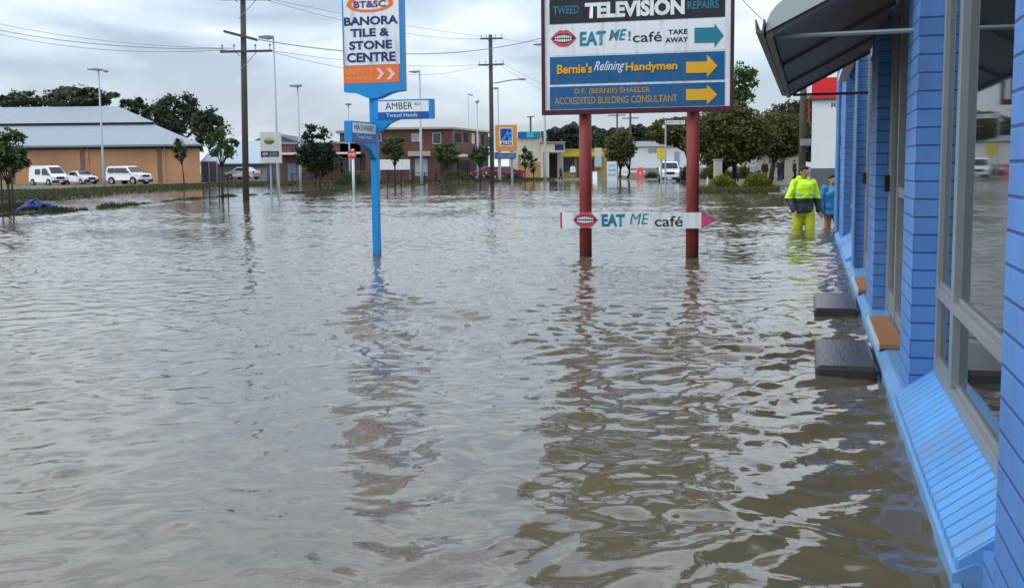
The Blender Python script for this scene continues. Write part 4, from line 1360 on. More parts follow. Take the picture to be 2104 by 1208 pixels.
# orange brick warehouse, hipped grey metal roof
dW = 122
wh, of = bld('orange_warehouse', 200, dW, 'long orange brick building with a stepped grey hipped metal roof behind the parked cars')
xr = X(412, dW); xl = X(-420, dW)
ze = Z(330, 298, dW)
sk = xr / dW     # the right end wall follows the line of sight down the side lane
MB().prism([(xl, dW), (xr, dW), (xr + sk * 44, dW + 44), (xl, dW + 44)], -0.2, ze, 'z').build('brick_wall', M['orangebrick'], wh, off=of)
dr_ = dW + 22; xrg = X(248, dr_); zr = Z(200, 219, dr_)
xe = X(416, dW - 0.8); ze2 = ze + 0.02
fm = 0.52
# lower tier
def lerp3(a, b_, t): return tuple(a[i] + (b_[i] - a[i]) * t for i in range(3))
E = [(xl, dW - 0.8, ze2), (xe, dW - 0.8, ze2), (xe + sk * 44, dW + 44.8, ze2), (xl, dW + 44.8, ze2)]
Rg = [(xl, dr_, zr - 0.35), (xrg, dr_, zr - 0.35), (xrg, dr_, zr - 0.35), (xl, dr_, zr - 0.35)]
Mi = [lerp3(E[i], Rg[i], fm) for i in range(4)]
rm = MB()
rm.add([E[0], E[1], Mi[1], Mi[0]], [(0, 1, 2, 3)]); rm.add([E[1], E[2], Mi[2], Mi[1]], [(0, 1, 2, 3)]); rm.add([E[2], E[3], Mi[3], Mi[2]], [(0, 1, 2, 3)])
up = 0.30
Mu = [(m[0], m[1], m[2] + up) for m in Mi]
Ru = [(xl, dr_, zr), (xrg, dr_, zr)]
ov = 0.4
Mo = [(Mu[0][0], Mu[0][1] - ov, Mu[0][2] - 0.05), (Mu[1][0] + ov * .3, Mu[1][1] - ov, Mu[1][2] - 0.05), (Mu[2][0] + ov * .3, Mu[2][1] + ov, Mu[2][2] - 0.05), (Mu[3][0], Mu[3][1] + ov, Mu[3][2] - 0.05)]
rm.add([Mo[0], Mo[1], Ru[1], Ru[0]], [(0, 1, 2, 3)]); rm.add([Mo[1], Mo[2], Ru[1]], [(0, 1, 2)]); rm.add([Mo[2], Mo[3], Ru[0], Ru[1]], [(0, 1, 2, 3)])
rm.build('roof', M['roofgrey'], wh, off=of)
st = MB()
st.add([Mi[0], Mi[1], Mu[1], Mu[0]], [(0, 1, 2, 3)]); st.add([Mi[1], Mi[2], Mu[2], Mu[1]], [(0, 1, 2, 3)])
st.build('roof_step', M['darkgrey'], wh, off=of)
gt = MB(); gt.box(xl, xe + 0.05, dW - 0.95, dW - 0.78, ze - 0.16, ze + 0.04); gt.prism([(xe, dW - 0.78), (xe + 0.15, dW - 0.78), (xe + 0.15 + sk * 44, dW + 44), (xe + sk * 44, dW + 44)], ze - 0.16, ze + 0.04, 'z')
gt.build('gutter', M['roofgrey'], wh, off=of)
MB().box(xl, xr + 0.02, dW - 0.03, dW + 0.0, ze - 0.45, ze - 0.2).build('frieze', M['darkgrey'], wh, off=of)
for px in (24, 170, 328):
    pbox('pilaster', px - 2.5, px + 2.5, 304, 386, dW - 0.06, 0.05, mat('brown_pilaster', (0.20, 0.12, 0.09, 1)), wh, of)
for px in (183, 340):
    MB().tube([(X(px, dW - .1), dW - .14, 0), (X(px, dW - .1), dW - .14, ze - 0.2)], 0.06, 6).build('downpipe', mat('tan_pipe', (0.5, 0.3, 0.17, 1)), wh, off=of)

# grey metal sheds behind the thick pole
dS = 135
sh, of = bld('metal_shed', 480, dS, 'low grey and blue metal shed with a shallow gable behind the thick power pole')
xa, xb = X(418, dS), X(545, dS)
za = Z(480, 338, dS)
MB().box(xa, xb, dS, dS + 14, -0.2, za).build('wall', M['midgrey'], sh, off=of)
zA = Z(420, 318, dS)
MB().prism([(dS - 0.6, za), (dS - 0.6, za + 0.12), (dS + 8, Z(480, 290, dS + 8)), (dS + 16, za), ], xa - 0.3, xb + 0.2, 'x').build('roof', M['bluegrey'], sh, off=of)
for (x0, x1) in ((508, 548),):
    pbox('roller_door', x0, x1, 346, 374, dS - 0.08, 0.05, corr_mat('roller_door_grey', (0.30, 0.31, 0.33, 1), axis='Z', pitch=0.4), sh, of)
sh2, of = bld('gabled_shed', 565, 150, 'pale gabled metal shed showing on both sides of the estate sign', )
xa, xb = X(500, 150), X(640, 150)
MB().prism([(xa, -0.2), (xa, Z(500, 306, 150)), (X(556, 150), Z(556, 278, 150)), (xb, Z(640, 306, 150)), (xb, -0.2)], 150, 170, 'y').build('wall', M['bluegrey'], sh2, off=of)
rf = MB()
for (p0, p1) in (((497, 308), (556, 278)), ((556, 278), (646, 309))):
    A_, B_ = D(*p0, 149.5), D(*p1, 149.5)
    rf.prism([(A_.x, A_.z), (B_.x, B_.z), (B_.x, B_.z + 0.35), (A_.x, A_.z + 0.35)], 149.3, 170.5, 'y')
rf.build('roof', M['darkgrey'], sh2, off=of)

# dark windbreak between warehouse and shed
sf, of = bld('shade_cloth_fence', 433, 124, 'tall dark shade cloth fence at the right end of the orange building', 'fence')
pbox('screen', 414, 446, 332, 384, 124, 0.08, mat('shade_cloth', (0.07, 0.07, 0.08, 1), 0.9), sf, of)
for px in (414.5, 430, 446):
    MB().tube([(X(px, 124), 123.93, 0), (X(px, 124), 123.93, Z(px, 330, 124))], 0.05, 6).build('post', M['steel'], sf, off=of)

# low brick shop with a white fascia line
dB = 130
bs, of = bld('low_brick_shop', 640, dB, 'single storey dark red brick shop with a thin white fascia, behind the bushy trees')
MB().box(X(578, dB), X(742, dB), dB, dB + 12, -0.2, Z(650, 296, dB)).build('brick_wall', M['redbrick'], bs, off=of)
MB().box(X(576, dB) , X(746, dB), dB - 2.0, dB - 0.02, Z(650, 318, dB), Z(650, 314, dB)).build('awning', M['white'], bs, off=of)
MB().box(X(576, dB), X(744, dB), dB - 0.25, dB + 12.3, Z(650, 296, dB) + .002, Z(650, 292, dB)).build('roof', M['roofgrey'], bs, off=of)
pbox('door', 592, 608, 336, 374, dB - 0.05, 0.04, mat('door_blue_grey', (0.16, 0.22, 0.27, 1)), bs, of)
pbox('poster', 609, 620, 340, 374, dB - 0.05, 0.04, mat('mauve_poster', (0.20, 0.13, 0.20, 1)), bs, of)
pbox('shop_window', 704, 740, 324, 352, dB - 0.05, 0.04, M['window'], bs, of)

# two storey brick flats
dF = 128
fl, of = bld('brick_flats', 850, dF, 'two storey dark red brick flats with a cream roof edge, beyond the small street trees')
xA, xB, xC = X(752, dF), X(930, dF), X(1004, dF + 16)
zt = Z(860, 266, dF)
MB().prism([(xA, dF), (xB, dF), (xC, dF + 16), (xC - 4, dF + 30), (xA, dF + 30)], -0.2, zt, 'z').build('brick_wall', M['redbrick'], fl, off=of)
MB().prism([(xA - 0.5, dF - 0.6), (xB + 0.1, dF - 0.6), (xC + 0.6, dF + 15.8), (xC - 4, dF + 31), (xA - 0.5, dF + 31)], zt, zt + 0.22, 'z').build('roof', mat('cream_fascia', (0.42, 0.38, 0.30, 1)), fl, off=of)
MB().box(X(700, dF + 2), xA - 0.02, dF + 2, dF + 14, -0.2, Z(725, 274, dF + 2)).build('side_wing', M['redbrick'], fl, off=of)
MB().box(X(694, dF + 2), xA - 0.02, dF + 1.4, dF + 14.5, Z(725, 274, dF + 2) + .002, Z(725, 269, dF + 2)).build('side_roof', M['roofgrey'], fl, off=of)


def fwin(x0, x1, y0, y1, m_, d=None, par=None, off=None, nm='window'):
    f = pbox(nm, x0, x1, y0, y1, d - 0.06, 0.05, M['white'], par, off)
    pbox('pane', x0 + 1, x1 - 1, y0 + 1, y1 - 1, d - 0.075, 0.012, m_, f, off)


fwin(846, 862, 275, 291, M['palewin'], dF, fl, of)
fwin(889, 906, 273, 296, M['window'], dF, fl, of)
fwin(773, 783, 275, 291, M['window'], dF, fl, of)
fwin(708, 718, 280, 296, M['window'], dF + 2, fl, of)
pbox('porch_fascia', 838, 884, 311, 321, dF - 1.0, 0.96, mat('porch_tan', (0.42, 0.34, 0.27, 1)), fl, of)
pbox('garage_door', 853, 878, 325, 362, dF - 0.05, 0.04, mat('garage_blue_grey', (0.34, 0.42, 0.46, 1)), fl, of)
pbox('dark_opening', 905, 929, 322, 362, dF - 0.05, 0.04, M['dark'], fl, of)
# windows, pipes and openings on the receding right face
_n = Vector((xC - xB, 16, 0)); LR = _n.length; ang = math.atan2(_n.y, _n.x)
for (f0, f1, y0, y1, m_) in ((0.08, 0.22, 274, 292, M['dark']), (0.30, 0.42, 274, 292, M['dark']), (0.50, 0.58, 274, 296, M['cream']), (0.64, 0.72, 276, 300, M['palewin']),
                             (0.80, 0.86, 278, 300, M['dark']), (0.12, 0.45, 330, 360, M['dark']), (0.55, 0.95, 325, 362, mat('shopfront_green', (0.04, 0.11, 0.12, 1)))):
    dd = dF + 16 * (f0 + f1) / 2
    m_b = MB().box(f0 * LR, f1 * LR, -0.06, -0.01, Z(960, y1, dd), Z(960, y0, dd), M=Matrix.Rotation(ang, 4, 'Z'))
    ob = m_b.build('window' if y0 < 300 else 'opening', m_, fl)
    ob.location = (xB - of[0], dF - of[1], 0)
cn = MB().prism([(X(936, dF + 3), Z(950, 323, dF + 3)), (X(938, dF + 3), Z(950, 318, dF + 3)), (X(962, dF + 3), Z(950, 318, dF + 3)), (X(962, dF + 3), Z(950, 323, dF + 3))], dF - 0.5, dF + 2.6, 'y').build('canopy', M['cream'], fl, off=of)

# white banner on the brick garden wall at the flats
gw, of = bld('brick_garden_wall', 800, 118, 'low dark brick wall in front of the brick flats behind the small rounded tree', 'wall')
MB().box(X(716, 118), X(852, 118), 118, 118.25, -0.2, Z(790, 350, 118)).build('brick_wall', M['redbrick'], gw, off=of)
bn, of = bld('white_banner', 810, 117.5, 'white banner with dark lettering on the wall right of the blue pole', 'banner')
_bs = pbox('sheet', 781, 842, 328, 349, 117.7, 0.05, M['white'], bn, of)
MB().tube([(X(781, 117.7) - of[0], 0.28, 0), (X(781, 117.7) - of[0], 0.28, Z(781, 328, 117.7))], 0.04, 6).build('post', M['steel'], bn)
MB().tube([(X(842, 117.7) - of[0], 0.28, 0), (X(842, 117.7) - of[0], 0.28, Z(842, 328, 117.7))], 0.04, 6).build('post', M['steel'], bn)

# cream shop with verandah and the blue roof sign
dC = 132
cs, of = bld('cream_shop', 1110, dC, 'cream rendered shop with a blue and teal roof sign and an open verandah')
MB().box(X(1046, dC), X(1114, dC), dC, dC + 14, -0.2, Z(1090, 283, dC)).build('wall', M['cream'], cs, off=of)
rs = pbox('roof_sign', 1064, 1110, 271, 284, dC - 0.3, 0.2, mat('roof_sign_blue', (0.01, 0.12, 0.35, 1)), cs, of)
pbox('teal_section', 1082, 1097, 272, 283, dC - 0.33, 0.025, mat('roof_sign_cyan', (0.03, 0.45, 0.62, 1)), rs, of)
pbox('green_section', 1099, 1109, 272, 283, dC - 0.33, 0.025, mat('roof_sign_green', (0.02, 0.25, 0.22, 1)), rs, of)
pbox('lower_wall', 1064, 1112, 334, 366, dC - 0.1, 0.09, M['tan'], cs, of)
MB().box(X(1114, dC), X(1160, dC), dC + 3, dC + 12, -0.2, Z(1135, 294, dC)).build('back_wall', M['cream'], cs, off=of)
vf = pbox('verandah_fascia', 1112, 1160, 294, 313, dC - 0.3, 0.25, M['cream'], cs, of)
pbox('sign_panel', 1140, 1158, 297, 309, dC - 0.33, 0.025, M['navy'], vf, of)
pbox('verandah_roof', 1110, 1162, 291, 294, dC - 0.5, 5, mat('pink_roof_edge', (0.35, 0.2, 0.2, 1)), cs, of)
for px in (1113, 1125):
    pbox('column', px - 2, px + 3, 313, 368, dC - 0.28, 0.3, M['cream'], cs, of)
pbox('shopfront', 1126, 1145, 316, 366, dC + 2.9, 0.05, M['dark'], cs, of)
pbox('upper_box', 1112, 1120, 270, 294, dC + 1, 3, M['darkgrey'], cs, of)
ys, of = bld('yellow_shop', 1195, 136, 'yellow painted shopfront partly behind the left red post')
MB().box(X(1145, 136), X(1262, 136), 136, 146, -0.2, Z(1195, 306, 136)).build('wall', mat('mustard_wall', (0.36, 0.27, 0.10, 1)), ys, off=of)
pbox('fascia', 1150, 1240, 313, 322, 135.6, 0.35, M['brightyellow'], ys, of)
pbox('shop_window', 1152, 1180, 325, 352, 135.93, 0.05, M['window'], ys, of)
pbox('shop_window', 1208, 1220, 328, 352, 135.93, 0.05, M['window'], ys, of)
pbox('pillar', 1222, 1236, 304, 345, 135.5, 0.4, M['cream'], ys, of)
pbox('poster', 1222, 1236, 320, 342, 135.4, 0.06, mat('pale_teal_poster', (0.42, 0.52, 0.52, 1)), ys, of)
pbox('pillar', 1187, 1191, 322, 366, 135.5, 0.4, M['darkgrey'], ys, of)

# white warehouse between the posts
w2, of = bld('white_warehouse', 1360, 160, 'long low white building with a pale roof edge, seen between the red posts')
MB().box(X(1290, 160), X(1470, 160), 160, 175, -0.2, Z(1360, 302, 160)).build('wall', M['white'], w2, off=of)
pbox('roof', 1298, 1466, 290, 301, 159.6, 16, mat('pale_roof', (0.50, 0.50, 0.53, 1)), w2, of)
pbox('window', 1332, 1350, 306, 314, 159.93, 0.05, M['palewin'], w2, of)
pbox('base', 1296, 1460, 345, 366, 159.9, 0.08, mat('grey_base', (0.24, 0.25, 0.24, 1)), w2, of)
pbox('door', 1386, 1396, 312, 350, 159.92, 0.05, M['bluegrey'], w2, of)

# beige house behind the right trees
bh, of = bld('beige_house', 1590, 120, 'pale beige low house glimpsed under the dark trees behind the far people')
MB().box(X(1555, 120), X(1650, 120), 120, 128, -0.1, Z(1600, 316, 120)).build('wall', mat('beige_wall', (0.34, 0.31, 0.25, 1)), bh, off=of)
pbox('roof', 1550, 1655, 310, 316, 119.5, 9, M['darkgrey'], bh, of)
pbox('window', 1580, 1592, 322, 336, 119.93, 0.05, M['window'], bh, of)

# white building with a red top past the end of the blue shop, square to the street
_bo = D(1666, 341, 47)
BR = Board(_bo)
rb = empty('red_topped_white_building', (_bo.x, _bo.y, 0), -TH, 'white building with a red parapet and grey base past the end of the blue shop', 'building')
def rz(py): return BR(1700, py)[1]
u0 = BR(1668, 270)[0]; u1 = u0 + 6.0
def FB(u, v, w): return Vector((u, -w, v))
MB().box(u0, u1, 0, 12, rz(346), rz(206)).build('wall', mat('off_white_wall', (0.62, 0.66, 0.64, 1), 0.7, scale=0.6), rb)
MB().box(u0 - 0.01, u1 + 0.01, -0.03, 12.02, -0.6, rz(346) - .002).build('base_wall', mat('grey_render_base', (0.10, 0.11, 0.12, 1), 0.8, bump=0.3), rb)
MB().box(u0 - 0.05, u1 + 0.05, -0.12, 12.1, rz(206) + .002, rz(202)).build('ledge', M['darkgrey'], rb)
MB().box(u0 - 0.03, u1 + 0.03, -0.1, 12.05, rz(202) + .004, rz(160)).build('parapet', M['redroof'], rb)
text('lettering', 'RAC', (BR(1708, 217)[0], rz(222), BR(1750, 217)[0], rz(212)), FB, M['navy'], rb, 0.01, lift=0.004)
for (ya, yb) in ((275, 305), (322, 344)):
    r_b = BR.rect(1716, ya, 1745, yb)
    wf = flat('window', [rpoly(r_b)], FB, M['white'], rb, 0, 0.03)
    flat('pane', [[(r_b[0] + .05, r_b[1] + .05), (r_b[2] - .05, r_b[1] + .05), (r_b[2] - .05, r_b[3] - .05), (r_b[0] + .05, r_b[3] - .05)]], FB, M['window'], wf, 0.03, 0.036)
uf = BR(1662, 240)[0]
MB().tube([(uf, -0.05, rz(245)), (uf, -0.05, rz(198))], 0.02, 6).build('flag_rod', M['redroof'], rb)
MB().box(uf - 0.1, uf + 0.1, -0.15, 0.1, rz(196), rz(187)).build('floodlight', M['white'], rb)

# ------------------------------------------------------------------ fence along the far bank
def fence(px0, px1, py0, py1, hpx, label, npost, bars):
    g0, g1 = G(px0, py0), G(px1, py1)
    o = empty('metal_fence', (g0.x, g0.y, 0), 0, label, 'fence')
    v = g1 - g0; h = hpx * g0.y / FPX
    rl = MB()
    for z in (h, 0.15):
        rl.tube([(0, 0, z), (v.x, v.y, z)], 0.03, 5)
    for i in range(bars):
        q = v * (i + .5) / bars
        rl.tube([(q.x, q.y, 0.15), (q.x, q.y, h)], 0.012, 4, cap=False)
    rl.build('railing', M['black'], o)
    for i in range(npost + 1):
        q = v * i / npost
        MB().tube([(q.x, q.y, -0.3), (q.x, q.y, h + 0.06)], 0.05, 6).build('post', M['black'], o)


fence(600, 762, 379.5, 377, 22, 'thin black metal fence along the far bank left of the blue pole', 8, 70)
fence(775, 1010, 377, 373, 20, 'thin black metal fence along the far bank in front of the brick flats', 10, 90)


# ------------------------------------------------------------------ vehicles
def wheel(o, x, y, r, w):
    t = MB().tube([(x, y - w / 2, r), (x, y - w / 2 + 0.02, r), (x, y + w / 2 - 0.02, r), (x, y + w / 2, r)], [r * .93, r, r, r * .93], 20).build('wheel', M['black'], o, smooth=False)
    s = -1 if y < 0 else 1
    MB().tube([(x, y + s * (w / 2 - 0.01), r), (x, y + s * (w / 2 + 0.012), r)], [r * .62, r * .55], 16).build('rim', M['steel'], t)


def vehicle(name, px, d, yaw, L_, W, prof, belt, wheels, wr_, paint, label, wins, wind, rear=None, group='parked vehicles', zb=0.02, lights=0.75, dark_bumper=True):
    """prof: side outline (x from rear to front, z); cabin leans in above the belt line"""
    p = at(px, d)
    o = empty(name, (p.x, p.y, zb), yaw, label, 'car' if name != 'parked_van' else 'van', group)
    H = max(z for _, z in prof)

    def hw(z, x):
        b0 = W / 2 - 0.03
        t = max(0, (z - belt) / (H - belt))
        e_ = 1 - 0.10 * max(0, (abs(x) - L_ * 0.40) / (L_ * 0.1)) ** 2
        return (b0 - 0.17 * t) * e_

    def dens(poly):
        out = []
        for i in range(len(poly)):
            a, b_ = poly[i], poly[(i + 1) % len(poly)]
            n = max(1, int(math.hypot(b_[0] - a[0], b_[1] - a[1]) / 0.35))
            for k in range(n):
                out.append((a[0] + (b_[0] - a[0]) * k / n, a[1] + (b_[1] - a[1]) * k / n))
        return out
    pr = dens(prof); n = len(pr)
    m = MB()
    vs = [(x, -hw(z, x), z) for x, z in pr] + [(x, hw(z, x), z) for x, z in pr]
    fs = [tuple(range(n)), tuple(range(2 * n - 1, n - 1, -1))] + [(i, i + n, (i + 1) % n + n, (i + 1) % n) for i in range(n)]
    m.add(vs, fs)
    bd = m.build('body', paint, o, bevel=0.05)
    # wheel arches
    for wx_ in wheels:
        for s in (-1, 1):
            pts = [(wx_ + (wr_ + .07) * math.cos(q), wr_ + (wr_ + .07) * math.sin(q)) for q in np.linspace(-0.35, math.pi + 0.35, 14)]
            MB().prism(pts, s * (W / 2 - 0.06), s * (W / 2 - 0.018), 'y').build('wheel_arch', M['black'], bd)
            wheel(o, wx_, s * (W / 2 - 0.10), wr_, 0.2)
    for poly in wins:
        for s in (-1, 1):
            mb = MB()
            nn = len(poly)
            mb.add([(x, s * (hw(z, x) + 0.003), z) for x, z in poly] + [(x, s * (hw(z, x) + 0.014), z) for x, z in poly],
                   [tuple(range(nn)), tuple(range(2 * nn - 1, nn - 1, -1))] + [(i, i + nn, (i + 1) % nn + nn, (i + 1) % nn) for i in range(nn)])
            mb.build('side_window', M['carglass'], bd)
    for nm, g_ in (('windscreen', wind), ('rear_window', rear)):
        if not g_: continue
        (xa_, za_), (xb_, zb__) = g_
        nx, nz = (zb__ - za_), -(xb_ - xa_)
        ln = math.hypot(nx, nz); nx /= ln; nz /= ln
        if (nm == 'windscreen') != (nx > 0): nx, nz = -nx, -nz
        q0 = lambda x, z, s, k_: (x + nx * k_, s * (hw(z, x) - 0.09), z + nz * k_)
        v8 = [q0(xa_, za_, -1, .003), q0(xa_, za_, 1, .003), q0(xb_, zb__, 1, .003), q0(xb_, zb__, -1, .003),
              q0(xa_, za_, -1, .016), q0(xa_, za_, 1, .016), q0(xb_, zb__, 1, .016), q0(xb_, zb__, -1, .016)]
        MB().add(v8, [(0, 1, 2, 3), (4, 7, 6, 5), (0, 4, 5, 1), (1, 5, 6, 2), (2, 6, 7, 3), (3, 7, 4, 0)]).build(nm, M['carglass'], bd)
    xf = max(x for x, z in prof); xr_ = min(x for x, z in prof)
    xfl = max(x for x, z in prof if abs(z - lights) < 0.35)
    for s in (-1, 1):
        MB().box(xfl - 0.12, xfl + 0.02, s * (W / 2 - 0.30) - 0.15, s * (W / 2 - 0.30) + 0.15, lights - 0.08, lights + 0.09).build('headlight', M['headlight'], o, bevel=0.02)
        MB().box(xr_ - 0.015, xr_ + 0.08, s * (W / 2 - 0.2) - 0.08, s * (W / 2 - 0.2) + 0.08, lights - 0.05, lights + 0.25).build('tail_light', M['taillight'], o)
        MB().ell((wind[0][0] - 0.15, s * (W / 2 + 0.08), belt + 0.1), (0.06, 0.1, 0.08)).build('mirror', M['black'], o)
    MB().box(xfl - 0.06, xfl + 0.03, -W / 2 + 0.48, W / 2 - 0.48, lights - 0.12, lights + 0.1).build('grille', M['black'], o)
    if dark_bumper:
        MB().box(xf - 0.25, xf + 0.06, -W / 2 + 0.04, W / 2 - 0.04, 0.28, 0.55).build('bumper', M['black'], o, bevel=0.04)
        MB().box(xf + 0.061, xf + 0.07, -0.2, 0.2, 0.36, 0.48).build('number_plate', M['white'], o)
    return o


van_prof = [(-2.3, 0.35), (-2.35, 1.2), (-2.25, 1.85), (-2.05, 1.98), (0.9, 1.98), (1.25, 1.88), (2.0, 1.15), (2.3, 0.95), (2.36, 0.5), (2.3, 0.3)]
vehicle('parked_van', 98, 113, rad(-38), 4.7, 1.75, van_prof, 1.0, (-1.45, 1.5), 0.32, M['carwhite'], 'white panel van parked in front of the orange wall, farthest left of the vehicles',
        [[(-1.0, 1.15), (-0.1, 1.15), (-0.1, 1.65), (-1.0, 1.65)], [(0.3, 1.1), (1.45, 1.1), (1.05, 1.7), (0.3, 1.7)]], ((1.95, 1.2), (1.32, 1.83)), ((-2.33, 1.25), (-2.26, 1.75)), lights=0.78)
sedan_prof = [(-2.1, 0.3), (-2.2, 0.75), (-2.0, 1.0), (-1.3, 1.05), (-0.8, 1.42), (0.35, 1.45), (1.05, 1.02), (1.95, 0.85), (2.2, 0.65), (2.2, 0.3)]
sed_w = [[(-1.1, 1.04), (0.75, 1.02), (0.3, 1.36), (-0.75, 1.36)]]
vehicle('parked_car', 166, 119, rad(-40), 4.4, 1.7, sedan_prof, 0.98, (-1.35, 1.35), 0.3, M['carwhite'], 'white sedan tucked behind the nose of the white van', sed_w, ((1.0, 1.06), (0.42, 1.42)), lights=0.7)
suv_prof = [(-2.3, 0.45), (-2.35, 1.1), (-2.2, 1.75), (-2.0, 1.86), (0.3, 1.88), (0.55, 1.82), (1.15, 1.22), (2.15, 1.1), (2.35, 0.85), (2.35, 0.45)]
suv_w = [[(-2.0, 1.25), (-1.1, 1.25), (-1.1, 1.68), (-1.95, 1.68)], [(-1.0, 1.25), (0.9, 1.22), (0.5, 1.68), (-1.0, 1.68)]]
suv = vehicle('parked_four_wheel_drive', 264, 113, rad(-27), 4.7, 1.85, suv_prof, 1.2, (-1.45, 1.45), 0.38, M['carwhite'], 'white four wheel drive wagon parked right of the two-headed lamp', suv_w, ((1.12, 1.27), (0.62, 1.78)), ((-2.33, 1.25), (-2.22, 1.7)), lights=0.9)
vehicle('parked_four_wheel_drive', 1374, 100, rad(-96), 4.6, 1.85, suv_prof, 1.2, (-1.45, 1.45), 0.38, M['carwhite'], 'white four wheel drive facing us at the water edge between the red posts', suv_w, ((1.12, 1.27), (0.62, 1.78)), ((-2.33, 1.25), (-2.22, 1.7)), lights=0.9, zb=-0.18)
hatch = [(-1.85, 0.3), (-1.95, 0.8), (-1.75, 1.1), (-1.2, 1.42), (0.3, 1.45), (1.0, 1.02), (1.75, 0.85), (1.95, 0.6), (1.95, 0.3)]
hw_ = [[(-1.3, 1.04), (0.7, 1.02), (0.25, 1.36), (-1.1, 1.36)]]
vehicle('parked_car', 1000, 125, rad(-170), 3.9, 1.65, hatch, 0.98, (-1.2, 1.25), 0.29, M['carred'], 'red hatchback behind the dark power pole, left one of the two red cars', hw_, ((0.95, 1.06), (0.38, 1.42)), zb=0.06)
vehicle('parked_car', 1034, 124, rad(-160), 4.1, 1.7, sedan_prof, 0.98, (-1.3, 1.3), 0.3, M['carred'], 'red sedan under the orange framed sign, right one of the two red cars', sed_w, ((1.0, 1.06), (0.42, 1.42)), zb=0.06)
vehicle('parked_car', 500, 131, rad(150), 4.2, 1.7, sedan_prof, 0.98, (-1.3, 1.3), 0.3, mat('car_silver', (0.5, 0.5, 0.48, 1), 0.3), 'pale car beside the metal shed, behind the thick power pole', sed_w, ((1.0, 1.06), (0.42, 1.42)), zb=0.3)

# ------------------------------------------------------------------ smaller signs
def small_board(name, px, d, x0, x1, y0, y1, label, posts, yb=None, m_=None, cat='sign', th=0.08):
    p = at(px, d)
    o = empty(name, (p.x, p.y, 0), 0, label, cat)
    of = (p.x, p.y, 0)
    bd = pbox('board', x0, x1, y0, y1, d - th, th, m_ or M['signwhite'], o, of)
    for q in posts:
        MB().tube([(X(q, d) - p.x, 0.06, -0.5), (X(q, d) - p.x, 0.06, Z(q, (y0 + y1) / 2, d))], 0.045 * d / 55, 8).build('post', M['steel'], o)
    return o, bd, of


def fr(px0, py0, px1, py1, d, of):
    return (X(px0, d) - of[0], Z((px0 + px1) / 2, py1, d), X(px1, d) - of[0], Z((px0 + px1) / 2, py0, d))


# estate sign
dE = 56
o, bd, of = small_board('estate_sign', 562, dE, 536, 577, 272, 335, 'white two-post sign with a green crest and dark band beside the thick power pole', [556, 572], m_=mat('dull_white_board', (0.55, 0.56, 0.50, 1), 0.5))
pl = lambda u, v, w: Vector((u, -0.08 - w, v))
def half_disc(cx, cy, r0, yk):
    a = fr(cx - r0, cy - r0, cx + r0, cy + r0, dE, of)
    uc, vc = (a[0] + a[2]) / 2, (a[1] + a[3]) / 2; R_ = (a[2] - a[0]) / 2
    return [(uc + R_ * math.cos(q), vc + R_ * yk * math.sin(q)) for q in np.linspace(math.pi, 2 * math.pi, 14)]
def arc_up(cx, cy, r0, yk):
    a = fr(cx - r0, cy - r0, cx + r0, cy + r0, dE, of)
    uc, vc = (a[0] + a[2]) / 2, (a[1] + a[3]) / 2; R_ = (a[2] - a[0]) / 2
    return [(uc + R_ * math.cos(q), vc + R_ * yk * math.sin(q)) for q in np.linspace(0, math.pi, 14)]
flat('crest_base', [half_disc(556, 289, 11, 0.75)], pl, mat('crest_green', (0.07, 0.13, 0.06, 1)), bd, 0, 0.004)
flat('crest_top', [arc_up(556, 288, 10, 0.5)], pl, mat('crest_yellow', (0.42, 0.42, 0.14, 1)), bd, 0, 0.004)
flat('dark_band', [rpoly(fr(538, 311, 575, 323, dE, of))], pl, mat('band_navy', (0.02, 0.03, 0.07, 1)), bd, 0, 0.004)
text('lettering', 'NOW', fr(542, 314, 552, 320, dE, of), pl, M['white'], bd, 0.02, lift=0.006)
text('lettering', 'LEASING', fr(555, 313, 572, 321, dE, of), pl, M['lampgrey'], bd, 0.02, lift=0.006)
# orange framed supermarket pylon
dA = 112
p = at(1040, dA)
o = empty('pylon_sign', (p.x, p.y, 0), 0, 'orange framed pylon sign with a blue emblem and blue strips below, above the red cars', 'sign'); of = (p.x, p.y, 0)
bd = pbox('board', 1018, 1062, 257, 311, dA - 0.4, 0.8, mat('pylon_orange', (0.62, 0.27, 0.05, 1)), o, of)
pa = lambda u, v, w: Vector((u, -0.4 - w, v))
r0 = fr(1028, 264, 1053, 300, dA, of)
flat('white_panel', [rpoly(fr(1027, 263, 1054, 301, dA, of))], pa, M['signwhite'], bd, 0, 0.02)
r0 = fr(1029, 265, 1052, 290, dA, of)
flat('blue_panel', [rpoly(r0)], pa, mat('pylon_blue', (0.01, 0.06, 0.28, 1)), bd, 0.02, 0.04)
U = lambda t: r0[0] + (r0[2] - r0[0]) * t
Vv = lambda t: r0[1] + (r0[3] - r0[1]) * t
flat('emblem', [[(U(.08), Vv(0.02)), (U(.28), Vv(.02)), (U(.98), Vv(.88)), (U(.72), Vv(.92))], [(U(.74), Vv(.9)), (U(.97), Vv(.86)), (U(.92), Vv(.02)), (U(.70), Vv(.02))],
                [(U(.40), Vv(.34)), (U(.48), Vv(.46)), (U(.9), Vv(.46)), (U(.9), Vv(.34))]], pa, mat('emblem_cyan', (0.06, 0.32, 0.68, 1)), bd, 0.04, 0.06)
text('lettering', 'ALDI', fr(1029, 292, 1052, 299, dA, of), pa, M['navy'], bd, 0.03, lift=0.05)
b2_ = pbox('lower_board', 1016, 1060, 313, 327, dA - 0.3, 0.5, mat('strip_blue', (0.06, 0.12, 0.30, 1)), o, of)
pbox('white_strip', 1026, 1058, 313, 315, dA - 0.33, 0.025, M['signwhite'], b2_, of)
text('lettering', 'OPEN 7 DAYS', fr(1022, 318, 1056, 324, dA, of), lambda u, v, w: Vector((u, -0.3 - w, v)), M['steel'], b2_, 0.01, lift=0.02)
